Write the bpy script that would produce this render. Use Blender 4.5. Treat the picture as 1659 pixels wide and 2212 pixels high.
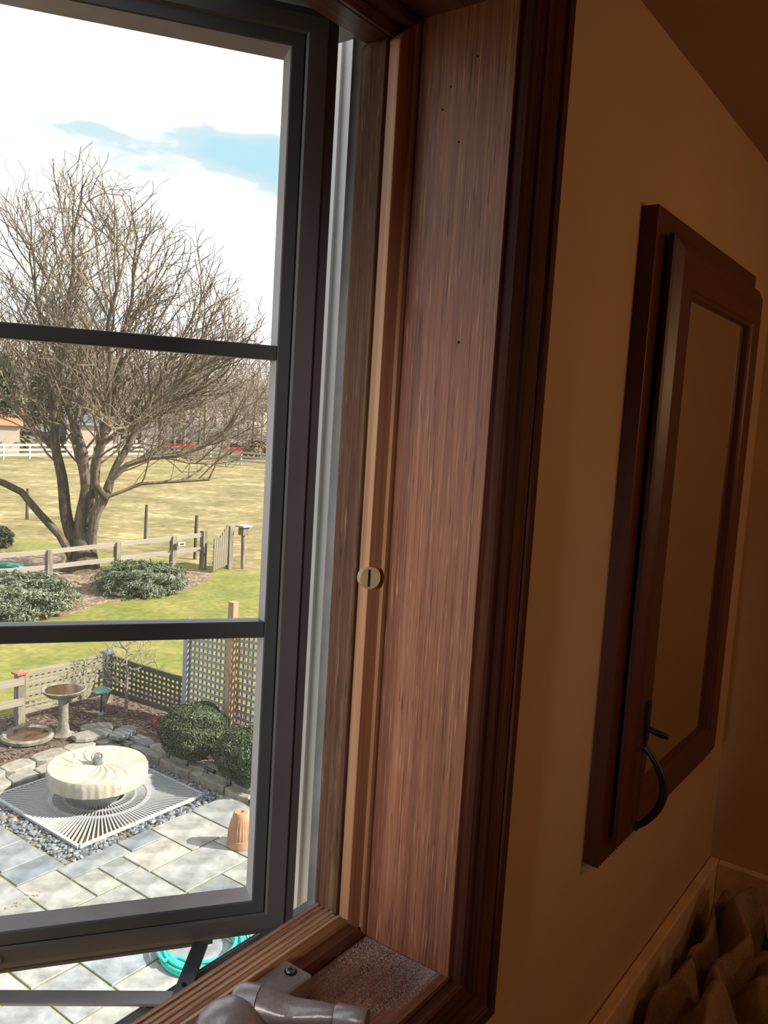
import bpy, math, random
import numpy as np
from mathutils import Vector, Matrix, Euler

for o in list(bpy.data.objects): bpy.data.objects.remove(o)
scene = bpy.context.scene
COL = scene.collection
random.seed(7); RNG = np.random.default_rng(7)
PI = math.pi; R = math.radians

# ------------------------------------------------------------------ camera
# X runs along the window wall, Y points outdoors, Z up; patio at Z = 0
CZ = 5.2
CAM = Vector((0, -.3, CZ))
yaw, pitch, roll = R(36.063), R(-6.217), R(3.503)
f = Vector((math.cos(pitch)*math.cos(yaw), math.cos(pitch)*math.sin(yaw), math.sin(pitch)))
r0 = Vector((math.sin(yaw), -math.cos(yaw), 0)); u0 = r0.cross(f)
rr = math.cos(roll)*r0 + math.sin(roll)*u0; uu = -math.sin(roll)*r0 + math.cos(roll)*u0
cd = bpy.data.cameras.new('camera'); cam = bpy.data.objects.new('camera', cd); COL.objects.link(cam)
m = Matrix((rr, uu, -f)).transposed().to_4x4(); m.translation = CAM
cam.matrix_world = m
cd.sensor_fit = 'VERTICAL'; cd.sensor_height = 36; cd.lens = 36*1800.75/2212
cd.clip_start = .02; cd.clip_end = 600
scene.camera = cam

# ------------------------------------------------------------------ view
vs = scene.view_settings
vs.view_transform = 'Standard'; vs.look = 'None'; vs.exposure = 0.3; vs.gamma = 1; vs.use_curve_mapping = False

# ------------------------------------------------------------------ sky and sun
W = bpy.data.worlds.new('sky'); scene.world = W; W.use_nodes = True
nt = W.node_tree; nt.nodes.clear()
def N(nt, t, **k):
    n = nt.nodes.new(t)
    for a, b in k.items(): setattr(n, a, b)
    return n
out = N(nt, 'ShaderNodeOutputWorld'); bg = N(nt, 'ShaderNodeBackground')
tc = N(nt, 'ShaderNodeTexCoord'); mp = N(nt, 'ShaderNodeMapping'); mp.inputs['Scale'].default_value = (1, 1, 3.2)
mp.inputs['Location'].default_value = (1.5, 5.68, 1.14)
n1 = N(nt, 'ShaderNodeTexNoise'); n1.inputs['Scale'].default_value = 2.1; n1.inputs['Detail'].default_value = 7; n1.inputs['Roughness'].default_value = .5
rmp = N(nt, 'ShaderNodeValToRGB'); e = rmp.color_ramp.elements
e[0].position = .39; e[0].color = (.27, .42, .49, 1); e[1].position = .515; e[1].color = (1.0, 1.01, 1.03, 1)
x = rmp.color_ramp.elements.new(.445); x.color = (.37, .44, .47, 1)
x = rmp.color_ramp.elements.new(.72); x.color = (.50, .52, .55, 1)
bg.inputs['Strength'].default_value = 1.9
for a, b in ((tc.outputs['Generated'], mp.inputs[0]), (mp.outputs[0], n1.inputs['Vector']), (n1.outputs['Fac'], rmp.inputs[0]), (rmp.outputs[0], bg.inputs[0]), (bg.outputs[0], out.inputs[0])): nt.links.new(a, b)

sd = bpy.data.lights.new('sun', 'SUN'); sun = bpy.data.objects.new('sun', sd); COL.objects.link(sun)
sd.energy = 12.5; sd.angle = R(.8); sd.color = (1, .93, .80)
az, el = R(-56.2), R(36)
sun.rotation_euler = Vector((math.cos(el)*math.cos(az), math.cos(el)*math.sin(az), math.sin(el))).to_track_quat('Z', 'Y').to_euler()
sun.location = (8, -12, 12)

# the bathroom's warm lamp and a dim second bulb further back
def lamp(name, loc, e, col, rad):
    l = bpy.data.lights.new(name, 'POINT'); l.energy = e; l.color = col; l.shadow_soft_size = rad
    o = bpy.data.objects.new(name, l); COL.objects.link(o); o.location = loc; return o
lamp('vanity_bulb', (.95, -.62, 5.30), 1.05, (1, .56, .27), .06)
lamp('room_bulb', (1.0, -1.7, 5.35), 2.9, (1, .62, .34), .10)

# fill spot added out of view at left, aimed to brighten the window jamb
wl = bpy.data.lights.new('window_fill_spot', 'SPOT'); wl.energy = 44; wl.color = (1, .95, .90); wl.spot_size = R(24); wl.spot_blend = .6; wl.shadow_soft_size = .09
wo = bpy.data.objects.new('window_fill_spot', wl); COL.objects.link(wo); wo.location = (-1.25, -.30, 5.42)
wo.rotation_euler = (Vector((.45, .26, 5.02))-Vector(wo.location)).to_track_quat('-Z', 'Y').to_euler()

# ------------------------------------------------------------------ materials
MATS = {}
KO = 1.0
def kcol(c): return tuple(v*KO for v in c)
def newmat(name):
    m = bpy.data.materials.new(name); m.use_nodes = True; MATS[name] = m
    return m, m.node_tree, m.node_tree.nodes['Principled BSDF']
def ramp(nt, stops):
    r = N(nt, 'ShaderNodeValToRGB'); el = r.color_ramp.elements
    while len(el) < len(stops): el.new(.5)
    for i, (p, c) in enumerate(stops): el[i].position = p; el[i].color = (*c, 1)
    return r
def coords(nt, scale, kind='Object'):
    t = N(nt, 'ShaderNodeTexCoord'); mp = N(nt, 'ShaderNodeMapping'); mp.inputs['Scale'].default_value = scale
    nt.links.new(t.outputs[kind], mp.inputs[0]); return mp.outputs[0]
def noise(nt, vec, scale=1, detail=4, rough=.5):
    n = N(nt, 'ShaderNodeTexNoise'); n.inputs['Scale'].default_value = scale; n.inputs['Detail'].default_value = detail; n.inputs['Roughness'].default_value = rough
    nt.links.new(vec, n.inputs['Vector']); return n.outputs['Fac']
def bump(nt, b, h, strength, dist=.01):
    n = N(nt, 'ShaderNodeBump'); n.inputs['Strength'].default_value = strength; n.inputs['Distance'].default_value = dist
    nt.links.new(h, n.inputs['Height']); nt.links.new(n.outputs[0], b.inputs['Normal'])
def mixc(nt, fac, a, b):
    m = N(nt, 'ShaderNodeMix', data_type='RGBA'); nt.links.new(fac, m.inputs[0])
    for i, v in ((6, a), (7, b)):
        if isinstance(v, tuple): m.inputs[i].default_value = (*v, 1)
        else: nt.links.new(v, m.inputs[i])
    return m.outputs[2]
def plain(name, c, rough=.6, var=.12, scale=20, metal=0, bmp=0, coat=0, spec=.5, kind='Object'):
    c = kcol(c); m, nt, b = newmat(name)
    v = noise(nt, coords(nt, (1, 1, 1), kind), scale, 5)
    r = ramp(nt, [(.3, tuple(k*(1-var) for k in c)), (.7, tuple(min(1, k*(1+var)) for k in c))])
    nt.links.new(v, r.inputs[0]); nt.links.new(r.outputs[0], b.inputs['Base Color'])
    b.inputs['Roughness'].default_value = rough; b.inputs['Metallic'].default_value = metal; b.inputs['Coat Weight'].default_value = coat
    b.inputs['Specular IOR Level'].default_value = spec
    if bmp: bump(nt, b, v, bmp)
    return m
def blotch(name, stops, scale=3, rough=.8, fine=60, bmp=.3, stretch=(1, 1, 1), finemix=.35, kind='Object', detail=6):
    # several natural tones in patches, broken up by fine grain
    m, nt, b = newmat(name)
    vec = coords(nt, stretch, kind)
    a = noise(nt, vec, scale, detail, .6); c = noise(nt, vec, fine, 3, .6)
    mx = N(nt, 'ShaderNodeMix', data_type='FLOAT'); mx.inputs[0].default_value = finemix
    nt.links.new(a, mx.inputs[2]); nt.links.new(c, mx.inputs[3])
    r = ramp(nt, [(p, kcol(q)) for p, q in stops]); nt.links.new(mx.outputs[0], r.inputs[0]); nt.links.new(r.outputs[0], b.inputs['Base Color'])
    b.inputs['Roughness'].default_value = rough
    if bmp: bump(nt, b, c, bmp)
    return m
def varied(name, cols, rough=.7, scale=8, var=.25, bmp=.2):
    # tone picked per object, mottled a little
    m, nt, b = newmat(name)
    oi = N(nt, 'ShaderNodeObjectInfo'); n = len(cols)
    r = ramp(nt, [((i+.5)/n, kcol(c)) for i, c in enumerate(cols)]); nt.links.new(oi.outputs['Random'], r.inputs[0])
    vec = coords(nt, (1, 1, 1)); v = noise(nt, vec, scale, 5, .6)
    hs = N(nt, 'ShaderNodeHueSaturation'); mr = N(nt, 'ShaderNodeMapRange'); mr.inputs[1].default_value = .33; mr.inputs[2].default_value = .67; mr.inputs[3].default_value = 1-var; mr.inputs[4].default_value = 1+var
    nt.links.new(v, mr.inputs[0]); nt.links.new(mr.outputs[0], hs.inputs['Value']); nt.links.new(r.outputs[0], hs.inputs['Color'])
    nt.links.new(hs.outputs[0], b.inputs['Base Color']); b.inputs['Roughness'].default_value = rough
    if bmp: bump(nt, b, v, bmp)
    return m
def wood(name, dark, mid, light, axis='Z', rough=.4, dens=130, along=2.2, streak=None, streakpos=.62, bmp=.15, coat=0, patch=None, spec=.5):
    m, nt, b = newmat(name)
    s = {'X': (along, dens, dens), 'Y': (dens, along, dens), 'Z': (dens, dens, along)}[axis]
    g_ = dens/7; s2 = {'X': (1.6, g_, g_), 'Y': (g_, 1.6, g_), 'Z': (g_, g_, 1.6)}[axis]
    q_ = along*3; s3 = {'X': (q_, dens*.8, dens*.8), 'Y': (dens*.8, q_, dens*.8), 'Z': (dens*.8, dens*.8, q_)}[axis]
    a = noise(nt, coords(nt, s), 1, 5, .65); g = noise(nt, coords(nt, s2), 1, 3, .5); p = noise(nt, coords(nt, s3), 1, 2, .6)
    mx = N(nt, 'ShaderNodeMix', data_type='FLOAT'); mx.inputs[0].default_value = .45
    nt.links.new(a, mx.inputs[2]); nt.links.new(g, mx.inputs[3])
    r = ramp(nt, [(.35, kcol(dark)), (.5, kcol(mid)), (.65, kcol(light))]); nt.links.new(mx.outputs[0], r.inputs[0]); c = r.outputs[0]
    if streak:
        sr = ramp(nt, [(streakpos, (0, 0, 0)), (min(.99, streakpos+.14), (1, 1, 1))]); nt.links.new(p, sr.inputs[0]); c = mixc(nt, sr.outputs[0], c, streak)
        dr = ramp(nt, [(.30, (1, 1, 1)), (.37, (0, 0, 0))]); nt.links.new(p, dr.inputs[0]); c = mixc(nt, dr.outputs[0], c, tuple(k*.45 for k in dark))
    if patch:
        q = noise(nt, coords(nt, {'X': (6, 90, 90), 'Y': (90, 6, 90), 'Z': (90, 90, 6)}[axis]), 1, 5, .7)
        pr = ramp(nt, [(.56, (0, 0, 0)), (.66, (1, 1, 1))]); nt.links.new(q, pr.inputs[0]); c = mixc(nt, pr.outputs[0], c, patch)
    nt.links.new(c, b.inputs['Base Color']); b.inputs['Roughness'].default_value = rough; b.inputs['Coat Weight'].default_value = coat; b.inputs['Coat Roughness'].default_value = .3
    b.inputs['Specular IOR Level'].default_value = spec
    bump(nt, b, a, bmp, .004)
    return m

wood('jamb_wood', (.17, .058, .036), (.33, .122, .073), (.48, .21, .118), 'Z', .40, 850, 7.0, (.62, .36, .20), .60, .25, .25)
wood('sill_wood', (.15, .055, .036), (.26, .10, .064), (.38, .17, .10), 'X', .4, 600, 7, (.40, .2, .12), .66, .2, .2)
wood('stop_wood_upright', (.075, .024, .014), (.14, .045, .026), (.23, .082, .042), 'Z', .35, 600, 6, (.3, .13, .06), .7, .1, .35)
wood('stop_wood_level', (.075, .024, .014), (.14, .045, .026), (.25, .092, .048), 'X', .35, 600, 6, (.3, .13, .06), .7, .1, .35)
wood('light_wood_upright', (.33, .14, .07), (.50, .25, .135), (.66, .38, .22), 'Z', .4, 500, 6, None, .6, .15, .2)
wood('light_wood_level', (.34, .16, .085), (.52, .28, .155), (.68, .41, .24), 'X', .4, 500, 6, (.2, .09, .05), .68, .2, .2)
wood('weathered_upright', (.065, .028, .016), (.15, .066, .038), (.28, .14, .078), 'Z', .55, 600, 9, (.50, .36, .20), .66, .5, 0, (.25, .155, .075))
wood('weathered_level', (.22, .10, .06), (.50, .27, .16), (.74, .48, .31), 'X', .55, 500, 5, (.62, .43, .30), .6, .5, 0)
wood('casing_wood_upright', (.042, .014, .009), (.088, .028, .016), (.17, .058, .032), 'Z', .55, 400, 5, None, .6, .1, 0, spec=.12)
wood('casing_wood_level', (.042, .014, .009), (.088, .028, .016), (.17, .058, .032), 'X', .55, 400, 5, None, .6, .1, 0, spec=.12)
wood('cherry_upright', (.055, .010, .006), (.085, .017, .010), (.12, .028, .015), 'Z', .4, 90, 2, None, .6, .08, .2)
wood('cherry_level', (.055, .010, .006), (.085, .017, .010), (.12, .028, .015), 'X', .4, 90, 2, None, .6, .08, .2)
plain('dust', (.50, .40, .38), .9, .4, 700, bmp=.3)
plain('sash_brown', (.118, .106, .112), .42, .1, 9, spec=.6)
plain('panel_black', (.090, .090, .102), .38, .1, 9, spec=.6)
plain('glass_stop', (.55, .53, .57), .4, .08, 30)
plain('liner_white', (.74, .72, .73), .45, .05, 14)
plain('liner_grey', (.36, .37, .38), .5, .25, 25)
plain('gap_light_grey', (.48, .55, .60), .4, .05, 10)
plain('operator_grey', (.33, .30, .29), .42, .10, 260, bmp=.08, metal=.25)
plain('operator_handle', (.36, .32, .315), .33, .12, 300, bmp=.05, metal=.35)
plain('arm_grey', (.44, .42, .43), .4, .1, 40, metal=.3)
plain('arm_dark', (.10, .105, .125), .4, .1, 40, metal=.3)
plain('screw_steel', (.35, .35, .37), .3, .2, 200, metal=.9)
plain('hole_black', (.006, .005, .005), .8, .1)
plain('brass_plug', (.62, .47, .27), .4, .1, 80)
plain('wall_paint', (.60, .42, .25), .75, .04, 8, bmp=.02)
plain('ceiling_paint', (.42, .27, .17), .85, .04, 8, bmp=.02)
plain('floor_tile', (.35, .30, .25), .5, .1, 6)
plain('counter_stone', (.80, .60, .40), .35, .15, 45)
plain('vanity_wood', (.14, .05, .03), .5, .2, 12)
plain('pewter', (.045, .05, .055), .35, .25, 60, metal=.7)
plain('mirror_backing', (.05, .03, .02), .6)
m, nt, b = newmat('mirror_glass'); b.inputs['Base Color'].default_value = (.86, .86, .84, 1); b.inputs['Metallic'].default_value = 1
v = noise(nt, coords(nt, (1, 1, 1)), 9, 3); rg = ramp(nt, [(.3, (.04, .04, .04)), (.7, (.06, .06, .06))]); nt.links.new(v, rg.inputs[0]); nt.links.new(rg.outputs[0], b.inputs['Roughness'])
blotch('canvas', [(.35, (.16, .10, .055)), (.5, (.34, .235, .135)), (.65, (.43, .30, .18))], 9, .9, 420, .25)
m, nt, b = newmat('window_glass')
g = N(nt, 'ShaderNodeBsdfGlossy'); g.inputs['Roughness'].default_value = .02; t = N(nt, 'ShaderNodeBsdfTransparent'); t.inputs[0].default_value = (.95, .955, .95, 1)
fr = N(nt, 'ShaderNodeFresnel'); fr.inputs[0].default_value = 1.45; dd = N(nt, 'ShaderNodeBsdfTranslucent'); dd.inputs[0].default_value = (.9, .9, .9, 1)
v = noise(nt, coords(nt, (1, 1, 1)), 6, 4); dr = ramp(nt, [(.35, (.010, .010, .010)), (.75, (.026, .026, .026))]); nt.links.new(v, dr.inputs[0])
m1 = N(nt, 'ShaderNodeMixShader'); m2 = N(nt, 'ShaderNodeMixShader'); nt.links.new(dr.outputs[0], m1.inputs[0]); nt.links.new(t.outputs[0], m1.inputs[1]); nt.links.new(dd.outputs[0], m1.inputs[2])
nt.links.new(fr.outputs[0], m2.inputs[0]); nt.links.new(m1.outputs[0], m2.inputs[1]); nt.links.new(g.outputs[0], m2.inputs[2])
nt.links.new(m2.outputs[0], nt.nodes['Material Output'].inputs[0])
# outdoors
KO = .62
blotch('lawn', [(.36, (.12, .15, .016)), (.46, (.19, .205, .026)), (.54, (.26, .24, .04)), (.64, (.37, .31, .085))], .8, .9, 6, .5, finemix=.5)
blotch('meadow', [(.38, (.13, .115, .028)), (.46, (.225, .18, .055)), (.54, (.31, .245, .092)), (.61, (.50, .40, .205))], .35, .95, 2.2, .5, (1, 1, 1), .45)
blotch('mulch', [(.32, (.05, .03, .02)), (.5, (.14, .085, .06)), (.66, (.27, .17, .12))], 2.5, .95, 45, .9, finemix=.6)
blotch('mulch_pale', [(.40, (.08, .048, .032)), (.5, (.24, .155, .105)), (.60, (.50, .36, .255))], 3.2, .95, 11, .9, finemix=.6)
varied('mulch_chip', [(.06, .04, .03), (.15, .09, .06), (.28, .18, .12)], .9)
varied('paver', [(.25, .275, .285), (.34, .34, .32), (.19, .22, .25), (.40, .38, .32), (.29, .30, .30), (.41, .385, .33), (.23, .26, .285)], .62, 3.4, .45, .12)
blotch('moss_joint', [(.35, (.10, .09, .03)), (.5, (.25, .25, .05)), (.65, (.36, .33, .10))], 5, .95, 70, .6)
varied('wall_stone', [(.28, .26, .22), (.34, .31, .26), (.22, .23, .235), (.37, .33, .265)], .75, 9, .3, .4)
m, nt, b = newmat('pebble')
gi = N(nt, 'ShaderNodeNewGeometry'); rr_ = ramp(nt, [(p_, kcol(c_)) for p_, c_ in [(.0, (.08, .10, .13)), (.3, (.15, .18, .22)), (.55, (.21, .24, .26)), (.75, (.28, .29, .28)), (.88, (.30, .18, .12)), (.96, (.48, .46, .42))]]); rr_.color_ramp.interpolation = 'CONSTANT'
nt.links.new(gi.outputs['Random Per Island'], rr_.inputs[0]); nt.links.new(rr_.outputs[0], b.inputs['Base Color']); b.inputs['Roughness'].default_value = .45
blotch('millstone', [(.35, (.40, .355, .275)), (.5, (.50, .455, .37)), (.65, (.58, .535, .45))], 5, .8, 60, .3)
plain('grate_metal', (.55, .56, .58), .45, .1, 12, metal=.2)
plain('fountain_base', (.30, .33, .33), .5, .15, 10)
plain('fountain_steel', (.5, .5, .52), .22, .2, 30, metal=1)
blotch('terracotta', [(.35, (.40, .19, .095)), (.5, (.48, .24, .13)), (.65, (.56, .33, .20))], 6, .8, 50, .15)
blotch('concrete', [(.40, (.12, .10, .075)), (.5, (.25, .22, .17)), (.60, (.36, .33, .275))], 6, .85, 60, .3)
plain('dark_water', (.10, .055, .025), .08, .4, 9)
wood('grey_board', (.17, .14, .105), (.34, .295, .23), (.52, .46, .35), 'X', .85, 40, 2, None, .6, .3)
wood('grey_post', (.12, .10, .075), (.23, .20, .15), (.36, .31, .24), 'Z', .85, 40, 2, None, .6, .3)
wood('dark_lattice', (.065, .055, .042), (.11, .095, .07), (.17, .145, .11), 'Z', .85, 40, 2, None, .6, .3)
wood('blue_lattice', (.26, .265, .29), (.37, .38, .41), (.48, .485, .51), 'Z', .85, 30, 2, None, .6, .3)
wood('tan_post', (.34, .20, .11), (.46, .29, .17), (.58, .40, .25), 'Z', .8, 40, 2, None, .6, .3)
wood('pale_rail', (.26, .22, .17), (.46, .41, .33), (.60, .55, .46), 'X', .85, 25, 2, None, .6, .3)
plain('red_cap', (.52, .16, .12), .5, .15, 10)
plain('blue_cap', (.16, .19, .24), .5, .15, 10)
plain('verdigris', (.20, .38, .33), .6, .2, 12)
plain('dark_iron', (.035, .03, .025), .6, .2, 12)
plain('black_plastic', (.012, .012, .013), .4)
m, nt, b = newmat('boxwood_leaf')
gi = N(nt, 'ShaderNodeNewGeometry'); q = ramp(nt, [(p_, kcol(c_)) for p_, c_ in [(0, (.022, .045, .014)), (.5, (.042, .076, .022)), (.9, (.075, .115, .032)), (1, (.24, .22, .06))]]); nt.links.new(gi.outputs['Random Per Island'], q.inputs[0]); nt.links.new(q.outputs[0], b.inputs['Base Color']); b.inputs['Roughness'].default_value = .55
m, nt, b = newmat('juniper_leaf')
gi = N(nt, 'ShaderNodeNewGeometry'); q = ramp(nt, [(p_, kcol(c_)) for p_, c_ in [(0, (.06, .09, .05)), (.5, (.14, .185, .10)), (.85, (.27, .32, .19)), (1, (.28, .22, .09))]]); nt.links.new(gi.outputs['Random Per Island'], q.inputs[0]); nt.links.new(q.outputs[0], b.inputs['Base Color']); b.inputs['Roughness'].default_value = .6
m, nt, b = newmat('conifer_leaf')
gi = N(nt, 'ShaderNodeNewGeometry'); q = ramp(nt, [(p_, kcol(c_)) for p_, c_ in [(0, (.10, .11, .05)), (.5, (.17, .18, .085)), (1, (.28, .25, .13))]]); nt.links.new(gi.outputs['Random Per Island'], q.inputs[0]); nt.links.new(q.outputs[0], b.inputs['Base Color']); b.inputs['Roughness'].default_value = .7
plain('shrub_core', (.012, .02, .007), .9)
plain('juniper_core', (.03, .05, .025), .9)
varied('dry_leaf', [(.45, .24, .12), (.6, .4, .22), (.5, .18, .08)], .8)
plain('straw_leaf', (.45, .33, .17), .9, .3, 3)
plain('red_leaf', (.33, .05, .05), .6, .3, 30)
plain('red_twig', (.28, .075, .045), .6, .3, 12)
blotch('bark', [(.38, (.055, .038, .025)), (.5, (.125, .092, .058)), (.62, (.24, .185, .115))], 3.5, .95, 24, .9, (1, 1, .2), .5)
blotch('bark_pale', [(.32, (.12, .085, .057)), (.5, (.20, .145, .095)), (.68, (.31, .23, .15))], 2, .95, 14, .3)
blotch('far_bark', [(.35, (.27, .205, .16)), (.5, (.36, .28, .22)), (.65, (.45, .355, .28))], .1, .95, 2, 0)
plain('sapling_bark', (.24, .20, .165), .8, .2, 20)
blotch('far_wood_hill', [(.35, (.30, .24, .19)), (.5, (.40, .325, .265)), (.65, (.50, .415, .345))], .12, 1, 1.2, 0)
plain('white_fence', (.50, .46, .41), .7, .08, 2)
plain('barn_wall', (.58, .46, .38), .8, .08, 2)
plain('barn_wall_pink', (.62, .50, .44), .8, .08, 2)
plain('barn_roof_orange', (.42, .20, .10), .8, .2, 2)
plain('barn_roof_grey', (.20, .20, .23), .7, .15, 2)
plain('car_red', (.95, .05, .07), .3, .05, 2, coat=.5)
plain('car_white', (.75, .75, .75), .3, .05, 2, coat=.5)
plain('car_glass', (.03, .035, .04), .1)
plain('tyre', (.015, .015, .015), .8)
plain('hose_teal', (.03, .55, .43), .38, .1, 12)
plain('siding', (.5, .46, .4), .7, .05, 3)
M = MATS

# ------------------------------------------------------------------ mesh helpers
def wb(o):
    if o.parent is None: return o.matrix_basis.copy()
    return wb(o.parent) @ o.matrix_parent_inverse @ o.matrix_basis
class MB:
    def __init__(s): s.v = []; s.f = []
    def add(s, vs, fs):
        b = len(s.v); s.v += [tuple(p) for p in vs]; s.f += [tuple(i+b for i in q) for q in fs]; return s
    def box(s, x0, x1, y0, y1, z0, z1, mat=None):
        vs = [(x, y, z) for x in (x0, x1) for y in (y0, y1) for z in (z0, z1)]
        if mat is not None: vs = [mat @ Vector(p) for p in vs]
        return s.add(vs, [(0, 1, 3, 2), (4, 6, 7, 5), (0, 4, 5, 1), (2, 3, 7, 6), (0, 2, 6, 4), (1, 5, 7, 3)])
    def bar(s, a, b, w, h, up=(0, 0, 1)):
        # rectangular bar from a to b, w wide, h along up
        a, b, up = Vector(a), Vector(b), Vector(up); d = (b-a).normalized(); sd = d.cross(up).normalized(); up = sd.cross(d)
        vs = [p + sd*i*w/2 + up*j*h/2 for p in (a, b) for i in (-1, 1) for j in (-1, 1)]
        return s.add(vs, [(0, 1, 3, 2), (4, 6, 7, 5), (0, 4, 5, 1), (2, 3, 7, 6), (0, 2, 6, 4), (1, 5, 7, 3)])
    def tube(s, pts, rad, n=8, caps=True, closed=False):
        pts = [Vector(p) for p in pts]; k = len(pts)
        if not isinstance(rad, (list, tuple)): rad = [rad]*k
        d0 = pts[1]-pts[0]; ref = Vector((0, 0, 1)) if abs(d0.normalized().z) < .9 else Vector((1, 0, 0))
        vs = []
        for i, p in enumerate(pts):
            d = (pts[(i+1) % k]-pts[i-1]) if closed else (pts[min(i+1, k-1)]-pts[max(i-1, 0)])
            d.normalize(); a = d.cross(ref)
            if a.length < 1e-6: a = d.orthogonal()
            a.normalize(); b = a.cross(d); ref = b.cross(a)*-1 if False else b; ref = b
            for j in range(n):
                t = 2*PI*j/n; vs.append(p + (a*math.cos(t)+b*math.sin(t))*rad[i])
        fs = []
        for i in range(k if closed else k-1):
            i2 = (i+1) % k
            for j in range(n): j2 = (j+1) % n; fs.append((i*n+j, i*n+j2, i2*n+j2, i2*n+j))
        if caps and not closed: fs.append(tuple(range(n-1, -1, -1))); fs.append(tuple(range((k-1)*n, k*n)))
        return s.add(vs, fs)
    def lathe(s, prof, c=(0, 0, 0), n=32, fun=None):
        # profile of (radius, z)
        vs = []; fs = []; k = len(prof)
        for i, (rd, z) in enumerate(prof):
            for j in range(n):
                t = 2*PI*j/n; q = fun(i, t, rd) if fun else rd
                vs.append((c[0]+q*math.cos(t), c[1]+q*math.sin(t), c[2]+z))
        for i in range(k-1):
            for j in range(n): j2 = (j+1) % n; fs.append((i*n+j, i*n+j2, (i+1)*n+j2, (i+1)*n+j))
        fs.append(tuple(range(n-1, -1, -1))); fs.append(tuple(range((k-1)*n, k*n)))
        return s.add(vs, fs)
    def prism(s, poly, z0, z1):
        n = len(poly)
        vs = [(x, y, z0) for x, y in poly]+[(x, y, z1) for x, y in poly]
        return s.add(vs, [tuple(range(n-1, -1, -1)), tuple(range(n, 2*n))]+[(i, (i+1) % n, n+(i+1) % n, n+i) for i in range(n)])
    def ring(s, prof, side, rect):
        # mitred frame piece: profile (offset outward from the opening, y) swept along one side of rect = x0, x1, z0, z1
        x0, x1, z0, z1 = rect; n = len(prof); vs = []
        for end in (0, 1):
            for o, y in prof:
                if side == 'R': p = (x1+o, y, (z0-o, z1+o)[end])
                elif side == 'L': p = (x0-o, y, (z0-o, z1+o)[end])
                elif side == 'T': p = ((x0-o, x1+o)[end], y, z1+o)
                else: p = ((x0-o, x1+o)[end], y, z0-o)
                vs.append(p)
        return s.add(vs, [tuple(range(n)), tuple(range(2*n-1, n-1, -1))]+[(i, n+i, n+(i+1) % n, (i+1) % n) for i in range(n)])
    def mesh(s, name, mat, smooth=False):
        me = bpy.data.meshes.new(name); me.from_pydata(s.v, [], s.f); me.update()
        me.materials.append(M[mat] if isinstance(mat, str) else mat)
        import bmesh
        bm = bmesh.new(); bm.from_mesh(me)
        if len(s.v) < 60000: bmesh.ops.recalc_face_normals(bm, faces=bm.faces)
        bm.to_mesh(me); bm.free()
        if smooth:
            me.polygons.foreach_set('use_smooth', [True]*len(me.polygons))
            try: me.set_sharp_from_angle(angle=R(40))
            except Exception: pass
        return me
    def build(s, name, mat, parent=None, smooth=False, local=False, bevel=0, seg=2):
        return link(name, s.mesh(name, mat, smooth), parent, local, bevel, seg)
def link(name, me, parent=None, local=False, bevel=0, seg=2):
    o = bpy.data.objects.new(name, me); COL.objects.link(o)
    if parent is not None:
        o.parent = parent
        if not local: o.matrix_parent_inverse = wb(parent).inverted()
    if bevel:
        b = o.modifiers.new('bevel', 'BEVEL'); b.width = bevel; b.segments = seg; b.limit_method = 'ANGLE'; b.angle_limit = R(35)
    return o
def tag(o, label=None, cat=None, group=None, kind=None):
    if label: o['label'] = label
    if cat: o['category'] = cat
    if group: o['group'] = group
    if kind: o['kind'] = kind
    return o
def thing(name, label, cat, loc=(0, 0, 0), rz=0, group=None, kind=None):
    o = bpy.data.objects.new(name, None); COL.objects.link(o); o.location = loc; o.rotation_euler = (0, 0, rz); o.empty_display_size = .1
    if kind: o['kind'] = kind
    else: tag(o, label, cat, group)
    return o
def struct(name, mb, mat, **k):
    o = mb.build(name, mat, **k); o['kind'] = 'structure'; return o
def setrot(o, loc, rz): o.location = loc; o.rotation_euler = (0, 0, rz)

# ================================================================== the house
X0, XL = .534, -.20           # right and left faces of the window opening
ZS, ZT = 4.772, 5.4985        # sill and head
RECT = (XL, X0, ZS, ZT)
ZC, ZF = 5.583, 3.40          # ceiling and floor
XR, XB, YB = 1.355, -1.6, -2.2
wf = MB()
hx0, hx1, hz0, hz1 = XL-.03, X0+.03, ZS-.06, ZT+.03
for b_ in ((XB-.1, hx0, ZF-.1, ZC+.15), (hx1, 2.0, ZF-.1, ZC+.15), (hx0, hx1, ZF-.1, hz0), (hx0, hx1, hz1, ZC+.15)):
    wf.box(b_[0], b_[1], 0, .115, b_[2], b_[3])
struct('wall_front', wf, 'wall_paint')
struct('wall_right', MB().box(XR, XR+.1, YB, 0, ZF, ZC), 'wall_paint')
struct('wall_left', MB().box(XB-.1, XB, YB, 0, ZF, ZC), 'wall_paint')
struct('wall_back', MB().box(XB-.1, XR+.1, YB-.1, YB, ZF, ZC), 'wall_paint')
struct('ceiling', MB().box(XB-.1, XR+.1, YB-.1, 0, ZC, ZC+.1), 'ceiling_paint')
struct('floor', MB().box(XB-.1, XR+.1, YB-.1, 0, ZF-.1, ZF), 'floor_tile')
ws = MB()
for i in range(20): ws.box(XB-.1, 2.0, .06, .112-.008*(i % 2), i*.165, i*.165+.165)
struct('wall_outside', ws, 'siding')

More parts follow.
